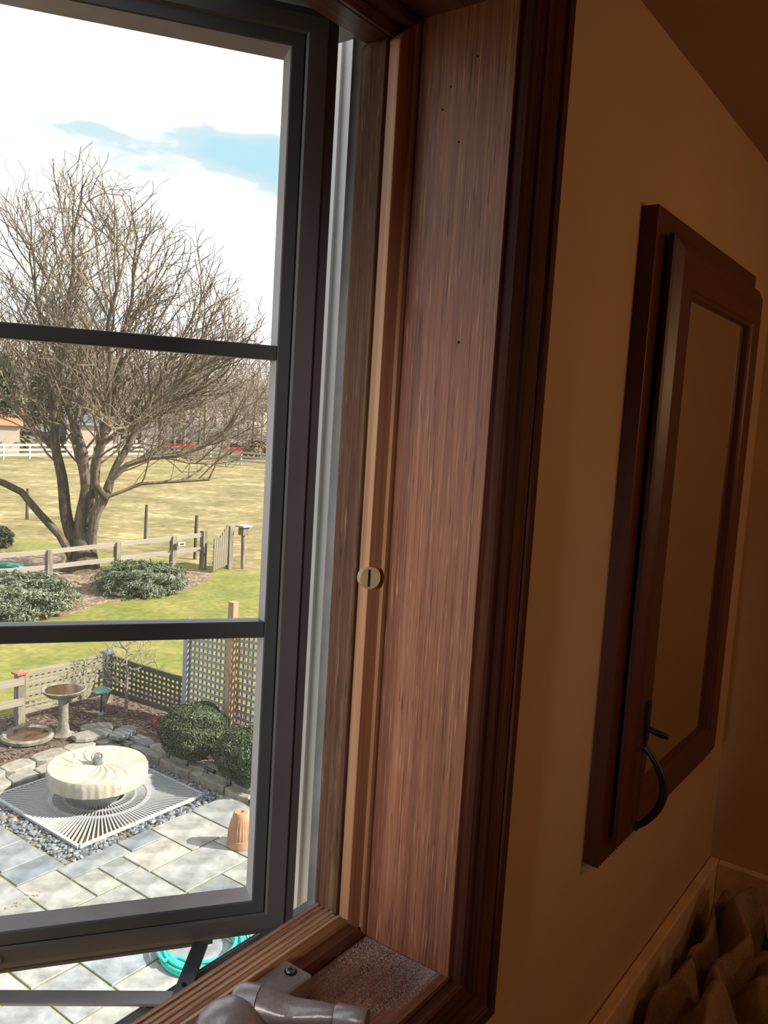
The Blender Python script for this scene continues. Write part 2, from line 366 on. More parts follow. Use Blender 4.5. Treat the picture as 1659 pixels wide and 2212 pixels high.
# window frame
win = thing('window_1', '', '', (X0, .05, ZS), kind='structure')
SIDES = 'RLTB'
def wname(s): return 'upright' if s in 'RL' else 'level'
for s in SIDES:
    pm = {'R': 'jamb_wood', 'L': 'jamb_wood', 'T': 'stop_wood_level', 'B': 'sill_wood'}[s]
    nm = {'R': 'jamb_panel', 'L': 'jamb_panel', 'T': 'head_panel', 'B': 'sill_board'}[s]
    MB().ring([(0, 0), (0, .0800), (.022, .0800), (.022, 0)], s, RECT).build(nm, pm, win)
    w = wname(s)
    if s in 'RL':
        MB().ring([(-.0047, .0815), (-.0047, .0849), (.018, .0849), (.018, .0815)], s, RECT).build('inner_stop', 'light_wood_'+w, win)
        MB().ring([(-.0208, .0850), (-.0208, .0945), (.018, .0945), (.018, .0850)], s, RECT).build('outer_stop', 'light_wood_'+w, win, bevel=.0006)
    else:
        k = 1 if s == 'B' else .78
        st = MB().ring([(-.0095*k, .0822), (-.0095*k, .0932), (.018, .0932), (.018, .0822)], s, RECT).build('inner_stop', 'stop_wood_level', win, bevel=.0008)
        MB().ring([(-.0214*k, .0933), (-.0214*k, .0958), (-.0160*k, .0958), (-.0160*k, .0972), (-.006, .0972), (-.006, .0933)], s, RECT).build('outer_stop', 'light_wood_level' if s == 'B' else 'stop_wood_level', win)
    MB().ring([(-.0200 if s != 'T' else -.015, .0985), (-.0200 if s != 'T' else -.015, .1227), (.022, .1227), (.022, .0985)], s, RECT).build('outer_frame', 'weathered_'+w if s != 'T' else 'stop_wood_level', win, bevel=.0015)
    MB().ring([(.0, .0800), (.0, .0985), (.022, .0985), (.022, .0800)], s, RECT).build('frame_rebate', 'casing_wood_'+w, win)
# weathered ridges split open along the outer edge of the sill
for i in range(4):
    MB().bar((XL, .1025+.0052*i, ZS+.0204), (X0-.02, .1025+.0052*i, ZS+.0204), .0026, .0018+.0008*(i % 2)).build('raised_grain', 'weathered_level', win)
for xs, sg in ((X0, 1), (XL, -1)):
    MB().box(*sorted((xs, xs+sg*.028)), .1229, .1470, ZS-.02, ZT+.02).build('jamb_liner', 'liner_grey', win)
    MB().box(*sorted((xs+sg*.046, xs+sg*.13)), .116, .245, ZS-.09, ZT+.08).build('exterior_trim', 'liner_white', win, bevel=.002)
    MB().box(*sorted((xs+sg*.042, xs+sg*.046)), .1945, .245, ZS-.09, ZT+.08).build('trim_bead', 'liner_white', win)
MB().box(XL-.03, X0+.03, .1229, .19, ZT+.016, ZT+.04).build('head_liner', 'sash_brown', win)
es = MB().box(XL-.03, X0+.03, .1229, .172, ZS-.06, ZS-.0205).build('exterior_sill', 'sash_brown', win, bevel=.003)
MB().box(XL-.03, X0+.03, .1722, .1732, ZS-.050, ZS-.0215).build('sill_edge_highlight', 'arm_grey', es)  # pale strip standing in for the highlight along the sill's outer edge
# round keeper plug let into the edge of the stop
plug = MB(); px, py, pz = .5160, .0866, CZ-.1225
ax = Vector((-.45, -.893, 0)); sx = Vector((.893, -.45, 0))
def disc(mb, c, ax, rad, th, n=28):
    c = Vector(c); mb.tube([c-ax*th/2, c+ax*th/2], rad, n); return mb
pl_ = disc(plug, (px, py, pz), ax, .0088, .0060).build('keeper_plug', 'brass_plug', win)
MB().bar(Vector((px, py, pz-.0068))+ax*.0026-sx*.0012, Vector((px, py, pz+.0068))+ax*.0026-sx*.0012, .0020, .0012, ax).build('keeper_slot', 'hole_black', pl_)
# casing: mitred and moulded trim round the opening
cas = [(.004, 0), (.004, -.009), (.006, -.0112), (.010, -.0112), (.0112, -.0098), (.0165, -.0122), (.0178, -.0142), (.0215, -.0142), (.0228, -.0128),
       (.030, -.0150), (.037, -.0168), (.0385, -.0152), (.0405, -.0152), (.042, -.018), (.0505, -.018), (.0515, -.017), (.0515, 0)]
for i, s in enumerate('RBLT'):
    pr = cas if s != 'T' else cas
    o = struct('trim_%d' % (i+1), MB().ring(cas, s, RECT), 'casing_wood_'+wname(s))
# tiny nail holes in the jamb
for yy, zz in ((.0302, CZ+.061), (.052, CZ+.245), (.031, CZ+.262), (.058, CZ+.23), (.042, CZ+.205)):
    MB().tube([(X0-.0002, yy, zz), (X0+.0015, yy, zz)], .0008 if zz > CZ+.1 else .0012, 10).build('nail_hole', 'hole_black', win)
# sanding dust lying on the sill board
dm = MB()
for i in range(15000):
    a, b_ = random.random(), random.random()
    xx = X0-.002-.26*a**1.3; yy = .0785-.072*b_
    edge = .012+.03*max(0, (X0-.05-xx)/.2)
    if yy < edge + .008*math.sin(60*xx) and not (xx > X0-.03 and yy < .02 and yy > .004): continue
    s_ = random.uniform(.00022, .00065); t = random.uniform(0, 6.3)
    dm.add([(xx+s_*math.cos(t+k*2.09), yy+s_*math.sin(t+k*2.09), ZS+.0001) for k in range(3)]+[(xx, yy, ZS+s_*.9)], [(0, 1, 3), (1, 2, 3), (2, 0, 3)])
for i in range(1500):
    t = random.gauss(0, 1); xx = X0-.001-abs(random.gauss(0, .014)); yy = .010+abs(random.gauss(0, .010))
    s_ = random.uniform(.0002, .0006)
    dm.add([(xx+s_*math.cos(k*2.09), yy+s_*math.sin(k*2.09), ZS+.0001) for k in range(3)]+[(xx, yy, ZS+s_)], [(0, 1, 3), (1, 2, 3), (2, 0, 3)])
tag(dm.build('sanding_dust', 'dust'), 'pale sanding dust scattered over the brown window sill', 'dust', kind='stuff')

# ------------------------------------------------------------------ open casement sash
TH = R(35.25); SW = .70; SB, STp = 4.7575, 5.509
sash = thing('casement_sash', 'dark brown casement window sash swung open outward with three panes', 'window sash', (.5131, .1428, 0), -TH)
SR = (-SW+.0255, -.0255, SB+.0205, STp-.0205)     # opening of the outer sash frame
for s in SIDES:
    w = .0255 if s in 'RL' else .0205
    nm = 'stile' if s in 'RL' else 'rail'
    MB().ring([(0, .0015), (.0018, 0), (w-.0095, 0), (w-.008, .0025), (w, .004), (w, .031), (0, .031)], s, SR).build(nm, 'sash_brown', sash, local=True, bevel=.0008) if False else None
def sring(prof_rl, prof_tb, rect, name_rl, name_tb, mat, par):
    # a frame whose uprights and rails differ in width: mitre by separate scaling
    for s in SIDES:
        x0, x1, z0, z1 = rect; n = len(prof_rl); vs = []
        for end in (0, 1):
            for (o, y), (q, y2) in zip(prof_rl, prof_tb):
                if s == 'R': p = (x1+o, y, (z0-q, z1+q)[end])
                elif s == 'L': p = (x0-o, y, (z0-q, z1+q)[end])
                elif s == 'T': p = ((x0-o, x1+o)[end], y2, z1+q)
                else: p = ((x0-o, x1+o)[end], y2, z0-q)
                vs.append(p)
        MB().add(vs, [tuple(range(n)), tuple(range(2*n-1, n-1, -1))]+[(i, n+i, n+(i+1) % n, (i+1) % n) for i in range(n)]).build(name_rl if s in 'RL' else name_tb, mat, par, local=True)
def pf(w, e): return [(0, .002), (.0016, 0), (w-e, 0), (w-e+.0012, .003), (w, .0045), (w, .031), (0, .031)]
sring(pf(.0255, .0093), pf(.0202, .0070), SR, 'stile', 'rail', 'sash_brown', sash)
# set-in glazing panel with its own frame
PR = (-SW+.037, -.037, SB+.0202+.0118, STp-.0202-.0105)
panel = bpy.data.objects.new('glazing_panel', None); COL.objects.link(panel); panel.parent = sash
a_ = [(0, .0035), (.0008, .002), (.0100, .002), (.0108, .003), (.0108, .020), (0, .020)]
sring(a_, [(q*(.0112/.0108), y) for q, y in a_], PR, 'panel_stile', 'panel_rail', 'panel_black', panel)
lip = [(-.0035, .0125), (0, .0036), (0, .0125)]
sring(lip, [(o*2.2, y) for o, y in lip], PR, 'glass_stop', 'glass_stop', 'glass_stop', panel)
zb, zt = PR[2], PR[3]
mun = [(5.0180, 5.0316), (5.2423, 5.2537)]
for z0, z1 in mun:
    MB().box(PR[0], PR[1], .0025, .0135, z0, z1).build('muntin', 'panel_black', panel, local=True, bevel=.001)
    MB().box(PR[0], PR[1], .0135, .022, z0+.0015, z1-.0015).build('muntin', 'panel_black', panel, local=True)
zs = [zb, mun[0][0]+.002, mun[0][1]-.002, mun[1][0]+.002, mun[1][1]-.002, zt]
for i in range(3):
    MB().box(PR[0]-.002, PR[1]+.002, .0136, .0156, zs[2*i]-.001, zs[2*i+1]+.001).build('glass_pane', 'window_glass', sash, local=True)
for z0, z1 in ((5.405, 5.475), (5.30, 5.368), (4.905, 4.96)):
    MB().box(-.0268, -.0252, .0042, .0060, z0, z1).build('gap_light_strip', 'gap_light_grey', sash, local=True)  # pale pieces painted in for light showing through the panel gap
MB().box(-SW+.1, -.068, .004, .016, SB-.0035, SB+.0005).build('arm_track', 'sash_brown', sash, local=True, bevel=.001)
MB().box(-.30, -.2300, -.0035, .0005, SB+.009, SB+.0135).build('snap_bar', 'sash_brown', sash, local=True)

# ------------------------------------------------------------------ crank operator on the sill
op = thing('crank_operator', 'taupe metal window crank with folding handle screwed to the sill stop', 'window crank', (.39, .075, ZS))
ho = MB().box(.285, .4485, .0655, .0938, ZS+.0005, ZS+.0172).build('housing', 'operator_grey', op, bevel=.0022, seg=3)
sc = disc(MB(), (.4395, .0800, ZS+.0178), Vector((0, 0, 1)), .0036, .0030, 20).build('screw', 'screw_steel', op, smooth=True, bevel=.0008)
for a in (0, PI/2):
    d_ = Vector((math.cos(a+.5), math.sin(a+.5), 0))*.0022; c_ = Vector((.4395, .0800, ZS+.0194))
    MB().bar(c_-d_, c_+d_, .0008, .0006).build('screw_slot', 'hole_black', sc)
disc(MB(), (.4395, .0800, ZS+.0173), Vector((0, 0, 1)), .0047, .0006, 20).build('screw_recess', 'hole_black', ho)
hd = Vector((.350, -.931, .094)).normalized(); hub = Vector((.396, .068, ZS+.0215))-hd*.0035
bo = MB(); bo.lathe([(.0330, .0), (.0315, .005), (.0260, .013), (.0185, .0215), (.0125, .0262), (.0060, .0285), (.0005, .029)], (.3740, .0745, ZS+.003), 40)
bo.build('spindle_boss', 'operator_handle', op, smooth=True)
hb = MB(); hb.tube([hub-hd*.0165, hub-hd*.0145, hub-hd*.010, hub+hd*.0035], [.0085, .0112, .0126, .0126], 28)
hb.build('hub', 'operator_handle', op, smooth=True)
sd_ = hd.cross(Vector((0, 0, 1))).normalized(); up_ = sd_.cross(hd)
ha = MB(); vs = []; fs = []; K = 22; n = 24
for i in range(K):
    t = i/(K-1); c = hub+hd*(.0042+.0535*t)+up_*(.0015*t)
    w = .0126*(1-t)**.8+.0062*(1-(1-t)**.8); h = .0126*(1-t)**.95+.0060*(1-(1-t)**.95)
    dish = .0030*math.exp(-((t-.42)/.30)**2)*(1 if t > .06 else t/.06)
    for j in range(n):
        a = 2*PI*j/n; p = c+sd_*w*math.cos(a)+up_*h*math.sin(a)
        if math.sin(a) > .15: p -= up_*dish*min(1, (math.sin(a)-.15)*2.2)
        vs.append(p)
for i in range(K-1):
    for j in range(n): fs.append((i*n+j, i*n+(j+1) % n, (i+1)*n+(j+1) % n, (i+1)*n+j))
fs += [tuple(range(n-1, -1, -1)), tuple(range((K-1)*n, K*n))]
ha.add(vs, fs).build('handle', 'operator_handle', op, smooth=True)
k0 = hub+hd*.0583+up_*.0015
disc(MB(), k0-hd*.0002, hd, .0052, .002, 20).build('knob_neck', 'hole_black', op)
MB().tube([k0, k0+hd*.001, k0+hd*.0205, k0+hd*.0225], [.0068, .0076, .0076, .0066], 28).build('knob', 'operator_handle', op, smooth=True)
# arms under the sash
za = ZS-.0145
a1 = MB().bar((.405, .1475, za-.0035), (.235, .345, za-.0035), .0145, .0022).build('sash_arm', 'arm_grey', op)
MB().bar((.394, .150, za), (.4495, .1890, za), .0125, .0022).build('link_arm', 'arm_dark', op)
MB().bar((.394, .1575, za-.0062), (.330, .152, za-.0062), .010, .0018).build('base_arm', 'arm_dark', op)
disc(MB(), (.4070, .1595, za+.0014), Vector((0, 0, 1)), .0019, .001, 14).build('rivet', 'hole_black', op)
disc(MB(), (.3955, .1535, za+.0014), Vector((0, 0, 1)), .0021, .001, 14).build('rivet', 'hole_black', op)

# ------------------------------------------------------------------ medicine cabinet
cab = thing('medicine_cabinet', 'reddish wood medicine cabinet with mirror door on tan wall', 'cabinet', (.99, 0, 4.757))
CR = (.7985, 1.188, 4.7575, 5.4185)
w_ = .03
ringp = [(0, 0), (0, -.0165), (-w_, -.0165), (-w_, 0)]
for s in SIDES: MB().ring(ringp, s, CR).build('frame_stile' if s in 'RL' else 'frame_rail', 'cherry_'+wname(s), cab, bevel=.0008)
MB().box(CR[0]+w_, CR[1]-w_, -.006, -.001, CR[2]+w_, CR[3]-w_).build('back_panel', 'mirror_backing', cab)
DR = (.8235, 1.178, 4.7725, 5.397)
door = bpy.data.objects.new('mirror_door', None); COL.objects.link(door); door.parent = cab
door.matrix_parent_inverse = wb(cab).inverted()
yd0, yd1 = -.0205, -.0330
dw = .0525
dp = [(0, yd0), (0, -.0252), (-.0040, -.0268), (-.0135, yd1), (-dw+.006, yd1), (-dw+.0045, yd1+.0018), (-dw+.001, yd1+.0036), (-dw, yd1+.0062), (-dw, yd0)]
for s in SIDES: MB().ring(dp, s, DR).build('door_stile' if s in 'RL' else 'door_rail', 'cherry_'+wname(s), door)
MB().box(DR[0]+dw-.002, DR[1]-dw+.002, yd0-.004, yd0-.0005, DR[2]+dw-.002, DR[3]-dw+.002).build('mirror', 'mirror_glass', door)
for zz in (DR[2]+.08, DR[3]-.08): MB().box(DR[1]-.03, DR[1]-.005, yd0-.0002, -.0163, zz-.03, zz+.03).build('hinge', 'pewter', cab)
# bow handle and latch
hx, hy = .8560, yd1
hz = 4.8300
pts = []
for i in range(15):
    t = i/14; pts.append((hx+.002*math.sin(PI*t), hy-.024*math.sin(PI*t)**.8-.001, hz-.042+.088*t))
hdl = MB().tube(pts, [.0032+.0012*math.sin(PI*i/14) for i in range(15)], 12).build('bow_handle', 'pewter', door, smooth=True)
for zz in (hz-.042, hz+.046): disc(MB(), (hx, hy-.0008, zz), Vector((0, 1, 0)), .0052, .0022, 16).build('handle_foot', 'pewter', hdl)
lt = MB().box(hx-.004, hx+.004, hy-.004, hy+.0004, hz+.053, hz+.096).build('latch_plate', 'pewter', door, bevel=.001)
MB().tube([(hx, hy-.003, hz+.066), (hx+.004, hy-.016, hz+.062), (hx+.008, hy-.022, hz+.060)], [.0030, .0036, .0030], 12).build('latch_pin', 'pewter', lt, smooth=True)

# ------------------------------------------------------------------ vanity, splash, drop cloth
ZV = 4.443
van = thing('vanity', 'tan stone vanity top with raised splash in the wall corner', 'vanity', (1.05, -.28, ZF))
MB().box(.70, XR-.001, -.56, -.001, ZV-.035, ZV).build('countertop', 'counter_stone', van, bevel=.003)
MB().box(.70, XR-.001, -.0155, -.001, ZV, ZV+.0985).build('back_splash', 'counter_stone', van, bevel=.002)
MB().box(XR-.0155, XR-.001, -.56, -.0156, ZV, ZV+.0985).build('side_splash', 'counter_stone', van, bevel=.002)
vb = MB().box(.72, XR-.002, -.53, -.002, ZF+.001, ZV-.035).build('vanity_body', 'vanity_wood', van)
for i in (0, 1):
    x_ = .735+i*.31; d_ = MB().box(x_, x_+.29, -.548, -.530, ZF+.1, ZV-.06).build('vanity_door', 'vanity_wood', van, bevel=.003)
    disc(MB(), (x_+(.27 if i == 0 else .02), -.553, ZV-.15), Vector((0, 1, 0)), .012, .012, 16).build('door_knob', 'pewter', d_)
G = 170; cx0, cx1, cy0, cy1 = .74, 1.325, -.50, -.022
def vn(p, s, seed):
    from mathutils import noise as mn
    return mn.noise(Vector((p[0]*s+seed, p[1]*s+seed*.7, seed*1.3)))
folds = [((1.30, -.035), (1.12, -.05), .075, .016), ((1.27, -.075), (1.08, -.095), .085, .020), ((1.31, -.13), (1.05, -.14), .078, .024), ((1.20, -.11), (.88, -.06), .045, .018),
         ((1.06, -.055), (.90, -.03), .065, .020), ((1.02, -.10), (.80, -.10), .075, .026), ((1.10, -.17), (.84, -.19), .07, .024), ((1.25, -.20), (.95, -.26), .06, .03), ((1.2, -.3), (.85, -.35), .05, .03), ((1.28, -.40), (.9, -.43), .05, .03)]
cv = []
for i in range(G):
    for j in range(G):
        x_ = cx0+(cx1-cx0)*i/(G-1); y_ = cy0+(cy1-cy0)*j/(G-1)
        wx = x_+.018*vn((x_, y_), 16, 3.1); wy = y_+.018*vn((x_, y_), 16, 9.4)
        z_ = 0; sh = 0
        for (a, b_, h, wd) in folds:
            dx, dy = b_[0]-a[0], b_[1]-a[1]; L2 = dx*dx+dy*dy
            t = max(0, min(1, ((wx-a[0])*dx+(wy-a[1])*dy)/L2)); qx, qy = a[0]+t*dx, a[1]+t*dy
            d_ = math.hypot(wx-qx, wy-qy); hh = h*(1-.35*t)*math.exp(-(d_/wd)**2*1.1)
            if hh > z_: sh = (1 if (wx-qx)*dy-(wy-qy)*dx > 0 else -1)*hh
            z_ = max(z_, hh)+.12*min(z_, hh)
        z_ *= 1.18; z_ += .010*abs(vn((wx, wy), 26, 1.7))+.006*abs(vn((wx, wy), 60, 5.2))+.018*max(0, vn((x_, y_), 9, 2.2)+.3)
        e_ = min(1, min(i, G-1-i, j, G-1-j)/8); z_ = z_*e_
        ox = .012*vn((x_, y_), 22, 12.2); oy = .016*vn((x_, y_), 22, 15.8)
        cv.append((min(1.335, x_+ox*e_), min(-.0175, y_+oy*e_), ZV+.0025+z_))
cm = MB(); cm.add(cv, [(i*G+j, (i+1)*G+j, (i+1)*G+j+1, i*G+j+1) for i in range(G-1) for j in range(G-1)])
cl = cm.mesh('drop_cloth', 'canvas', True); cl.attributes.remove(cl.attributes['sharp_edge']) if 'sharp_edge' in cl.attributes else None
tag(link('drop_cloth', cl), 'crumpled tan canvas drop cloth heaped on the vanity top', 'cloth')
so = bpy.data.objects['drop_cloth'].modifiers.new('thick', 'SOLIDIFY'); so.thickness = .0012; so.offset = 1

#@@OUTDOORS
# ================================================================== outdoors: ground
struct('meadow_ground', MB().prism([(-70, 1.0), (190, -60), (260, 260), (-70, 260)], -.15, -.05), 'meadow')
struct('lawn_ground', MB().prism([(2.0, 10.5), (4.5, 10.5), (4.5, 12.3), (9.9, 12.3), (9.9, 4), (26, -2), (24, 17), (19.2, 19.2), (18.8, 22.2), (17.4, 25.5), (17.5, 28.5), (13, 30), (4, 30)], -.15, -.02), 'lawn')
bed = MB().prism([(4.0, 10.35), (7.95, 10.35), (7.95, 6.2), (9.9, 6.2), (9.9, 9.95), (9.3, 11.9), (7.0, 12.15), (4.0, 12.3)], -.15, .10)
struct('garden_bed', bed, 'mulch')
struct('tree_bed', MB().prism([(8.0, 17.4), (10.06, 17.75), (10.86, 17.95), (11.84, 17.75), (13.18, 18.33), (14.19, 18.11), (15.83, 18.15), (17.56, 19.0), (18.3, 19.8), (17.6, 20.9), (16.2, 21.7), (15.9, 23.2), (16.3, 25.4), (15.0, 26.8), (12, 27), (8, 25)], -.15, .0), 'mulch_pale')
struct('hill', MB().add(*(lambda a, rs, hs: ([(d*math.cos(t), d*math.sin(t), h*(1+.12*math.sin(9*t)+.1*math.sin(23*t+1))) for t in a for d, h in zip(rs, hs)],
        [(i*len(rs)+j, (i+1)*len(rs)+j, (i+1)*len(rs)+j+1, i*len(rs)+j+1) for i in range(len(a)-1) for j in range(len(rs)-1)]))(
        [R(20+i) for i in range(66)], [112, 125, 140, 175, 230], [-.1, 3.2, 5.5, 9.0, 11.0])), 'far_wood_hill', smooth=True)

# patio: every stone its own piece over a mossy base
pat = struct('patio', MB().prism([(1.5, .2), (9.9, .2), (9.9, 6.2), (7.72, 6.2), (7.72, 7.66), (5.24, 7.66), (5.24, 10.0), (1.5, 10.5)], -.15, -.014), 'moss_joint')
rects = [(6.40, 7.05, 6.87, 7.66), (7.05, 7.68, 6.87, 7.66), (6.73, 7.40, 6.25, 6.87), (5.91, 6.40, 7.36, 7.66), (5.77, 6.40, 6.87, 7.36), (5.11, 5.91, 7.36, 7.66), (5.44, 5.77, 7.04, 7.36),
         (5.11, 5.44, 6.88, 7.36), (5.44, 5.78, 6.26, 7.04), (5.78, 6.73, 6.25, 6.87), (4.62, 5.11, 6.88, 7.66), (4.65, 5.23, 7.66, 8.02), (4.68, 5.23, 8.02, 8.50), (4.68, 5.23, 8.5, 9.1), (4.68, 5.23, 9.1, 9.9),
         (4.0, 4.64, 7.36, 8.02), (4.0, 4.68, 8.02, 8.7), (4.0, 4.68, 8.7, 9.4), (4.0, 4.68, 9.4, 10.1), (4.0, 4.62, 6.88, 7.36), (4.79, 5.44, 6.26, 6.88), (4.36, 4.79, 6.26, 6.88), (3.87, 4.36, 6.07, 6.88),
         (4.36, 4.95, 5.58, 6.26), (4.95, 5.45, 5.58, 6.26), (5.45, 5.78, 5.58, 6.26), (5.78, 6.29, 5.58, 6.25), (6.29, 6.95, 5.78, 6.25), (6.95, 7.6, 5.6, 6.25), (3.87, 4.36, 5.42, 6.07), (3.2, 3.87, 6.07, 6.6),
         (3.2, 3.87, 6.6, 7.36), (3.2, 3.87, 5.42, 6.07), (4.36, 4.85, 4.95, 5.58), (4.85, 5.5, 4.95, 5.58), (5.5, 6.2, 4.9, 5.58), (6.2, 6.9, 5.0, 5.58), (3.87, 4.36, 4.8, 5.42), (3.3, 3.87, 4.8, 5.42), (3.2, 4.0, 7.36, 8.2), (3.2, 4.0, 8.2, 9.0), (3.2, 4.0, 9.0, 9.8)]
y_ = 3.1
for h_ in (.5, .62, .58):
    x_ = 2.4+random.random()*.3
    while x_ < 8.6:
        w_ = random.choice((.45, .62, .8)); rects.append((x_, x_+w_, y_, y_+h_)); x_ += w_
    y_ += h_
for (a, b_, c, d_) in ((7.40, 8.1, 6.25, 6.87), (6.9, 7.6, 4.8, 5.58), (7.6, 8.3, 5.5, 6.2), (7.6, 8.3, 4.8, 5.5)): rects.append((a, b_, c, d_))
for (a, b_, c, d_) in rects:
    cx, cy = (a+b_)/2, (c+d_)/2; hw, hd_ = (b_-a)/2-.011, (d_-c)/2-.011; t = random.uniform(-.003, .003)
    q = []
    for ins, z in ((0, -.05), (0, -.005), (.006, t)):
        q += [(-hw+ins, -hd_+ins, z), (hw-ins, -hd_+ins, z), (hw-ins, hd_-ins, z), (-hw+ins, hd_-ins, z)]
    fs = [(3, 2, 1, 0), (8, 9, 10, 11)]+[(k*4+i, k*4+(i+1) % 4, k*4+4+(i+1) % 4, k*4+4+i) for k in (0, 1) for i in range(4)]
    o = MB().add(q, fs).build('paver', 'paver', pat); o.location = (cx, cy, 0)
struct('gravel_pit', MB().prism([(5.2, 7.62), (7.75, 7.62), (7.75, 10.2), (5.2, 10.2)], -.3, -.13), 'hole_black')  # pit shade put into the black floor, for dark gaps between grate bars
# fallen leaves and leaf litter in a joint
for i in range(16):
    t = random.random(); a = random.uniform(0, 6.3); x_, y_ = 4.25+.5*t+random.gauss(0, .02), 7.37+random.gauss(0, .03)
    s_ = random.uniform(.012, .03)
    lf = MB().add([(-s_, 0, .001), (0, -s_*.45, .004), (s_, 0, .009), (0, s_*.45, .004)], [(0, 1, 2), (0, 2, 3)]).build('dry_leaf', 'dry_leaf')
    lf.location = (x_, y_, .003); lf.rotation_euler = (0, 0, a)
    tag(lf, 'small dry brown leaf caught in the mossy paving joint', 'leaf', 'dry leaves on the patio')

# river pebbles round the grate
def lowball(n=6, m_=3):
    v = [(0, 0, 1)]; fc = []
    for i in range(1, m_):
        for j in range(n): a = PI*i/m_; t = 2*PI*(j+.5*(i % 2))/n; v.append((math.sin(a)*math.cos(t), math.sin(a)*math.sin(t), math.cos(a)))
    v.append((0, 0, -1))
    for j in range(n): fc.append((0, 1+j, 1+(j+1) % n))
    for i in range(m_-2):
        for j in range(n): a = 1+i*n+j; b_ = 1+i*n+(j+1) % n; fc += [(a, a+n, b_+n, b_)]
    L = len(v)-1
    for j in range(n): fc.append((L, 1+(m_-2)*n+(j+1) % n, 1+(m_-2)*n+j))
    return np.array(v), fc
BV, BF = lowball(7, 4)
def ball_at(mb, c, ax, rot):
    e_ = Euler(rot).to_matrix(); A = np.array(e_) @ np.diag(ax)
    mb.add((BV @ A.T + np.array(c)).tolist(), BF)
pb = MB(); GX, GY = 6.515, 8.84
cnt = 0
while cnt < 3000:
    x_, y_ = random.uniform(5.25, 7.66), random.uniform(7.69, 9.82)
    inside = max(abs(x_-GX), abs(y_-GY)) < .90
    if inside and random.random() > .22: continue
    s_ = random.uniform(.018, .040)
    z_ = -.115+random.random()*.02 if inside else random.uniform(-.075, -.022)
    ball_at(pb, (x_, y_, z_), (s_*random.uniform(.9, 1.35), s_*random.uniform(.75, 1), s_*random.uniform(.45, .7)), (random.uniform(-.4, .4), random.uniform(-.4, .4), random.uniform(0, 6.3)))
    cnt += 1
pbo = pb.build('river_pebbles', 'pebble', smooth=True); tag(pbo, 'blue grey river pebbles filling the pit around the metal grate', 'pebbles', kind='stuff')

# square radial grate
gr = thing('fountain_grate', 'square pale metal grate with radial bars under the millstone', 'grate', (GX, GY, -.02))
HS = .955
for a, b_ in (((-HS, -HS), (HS, -HS)), ((HS, -HS), (HS, HS)), ((HS, HS), (-HS, HS)), ((-HS, HS), (-HS, -HS))):
    MB().bar((GX+a[0], GY+a[1], .0), (GX+b_[0], GY+b_[1], .0), .045, .03).build('frame_bar', 'grate_metal', gr)
def ringband(r0_, r1_, z0, z1, n=72):
    mb = MB(); vs = []
    for j in range(n):
        t = 2*PI*j/n
        for q, z in ((r0_, z0), (r1_, z0), (r1_, z1), (r0_, z1)): vs.append((GX+q*math.cos(t), GY+q*math.sin(t), z))
    return mb.add(vs, [(j*4+k, j*4+(k+1) % 4, ((j+1) % n)*4+(k+1) % 4, ((j+1) % n)*4+k) for j in range(n) for k in range(4)])
for q0, q1 in ((.60, .655), (.435, .47), (.31, .335)): ringband(q0, q1, -.012, .012).build('ring_band', 'grate_metal', gr)
ub = MB().box(0, 1, -.5, .5, -.011, .011).mesh('grate_bar', 'grate_metal')
def gbar(t, q0, q1, w):
    o = link('grate_bar', ub, gr); o.matrix_basis = Matrix.Translation((GX+q0*math.cos(t), GY+q0*math.sin(t), 0)) @ Matrix.Rotation(t, 4, 'Z') @ Matrix.Diagonal((q1-q0, w, 1, 1))
for i in range(124):
    t = 2*PI*(i+.5)/124; q1 = HS/max(abs(math.cos(t)), abs(math.sin(t))); gbar(t, .64, q1-.01, .019)
for i in range(84): gbar(2*PI*(i+.5)/84, .46, .61, .017)
for i in range(64): gbar(2*PI*(i+.5)/64, .33, .44, .015)

# millstone fountain
mx, my = 6.45, 8.82; MT, MBt, MR = .475, .255, .635
ms = thing('millstone_fountain', 'round cream millstone fountain with curved furrows on the patio grate', 'fountain', (mx, my, .012))
nr, nth = 34, 256
vs = []; fs = []
hole = .07
for i in range(nr):
    q = hole+(MR-.012-hole)*i/(nr-1)
    for j in range(nth):
        t = 2*PI*j/nth; ph = (t*18/(2*PI)+1.15*(q/MR)**.8*2.4) % 1
        gv = max(0, 1-ph/.42)*(1 if ph > .015 else .3)
        dz = .014*gv*min(1, (q-hole)/.05)*min(1, max(.25, (MR-q)/.10))
        vs.append((mx+q*math.cos(t), my+q*math.sin(t), MT-.006*(q/MR)**2-dz))
def rim(q, z, amp):
    return [(mx+(q+amp*math.sin(17*t)+amp*.7*math.sin(41*t+2))*math.cos(t), my+(q+amp*math.sin(17*t)+amp*.7*math.sin(41*t+2))*math.sin(t), z+amp*.4*math.sin(29*t)) for t in [2*PI*j/nth for j in range(nth)]]
for q, z, a in ((MR, MT-.024, .003), (MR+.004, MT-.10, .004), (MR, MBt+.02, .004), (MR-.03, MBt, .002), (.2, MBt, 0), (hole, MBt, 0)): vs += rim(q, z, a)
K = nr+6
for i in range(K):
    i2 = (i+1) % K
    for j in range(nth): fs.append((i*nth+j, i*nth+(j+1) % nth, i2*nth+(j+1) % nth, i2*nth+j))
MB().add(vs, fs).build('millstone', 'millstone', ms, smooth=True)
MB().lathe([(.29, .0), (.30, .015), (.36, .15), (.385, .24)], (mx, my, .012), 48).build('basin_pedestal', 'fountain_base', ms, smooth=True)
sp = MB().lathe([(.062, .40), (.062, .545), (.058, .552)], (mx, my, 0), 48, lambda i, t, q: q*(1+.07*math.cos(24*t))).build('spout', 'fountain_base', ms, smooth=True)
MB().lathe([(.058, .552), (.058, .575), (.05, .595), (.03, .612), (.004, .618)], (mx, my, 0), 32).build('spout_cap', 'fountain_steel', sp, smooth=True)

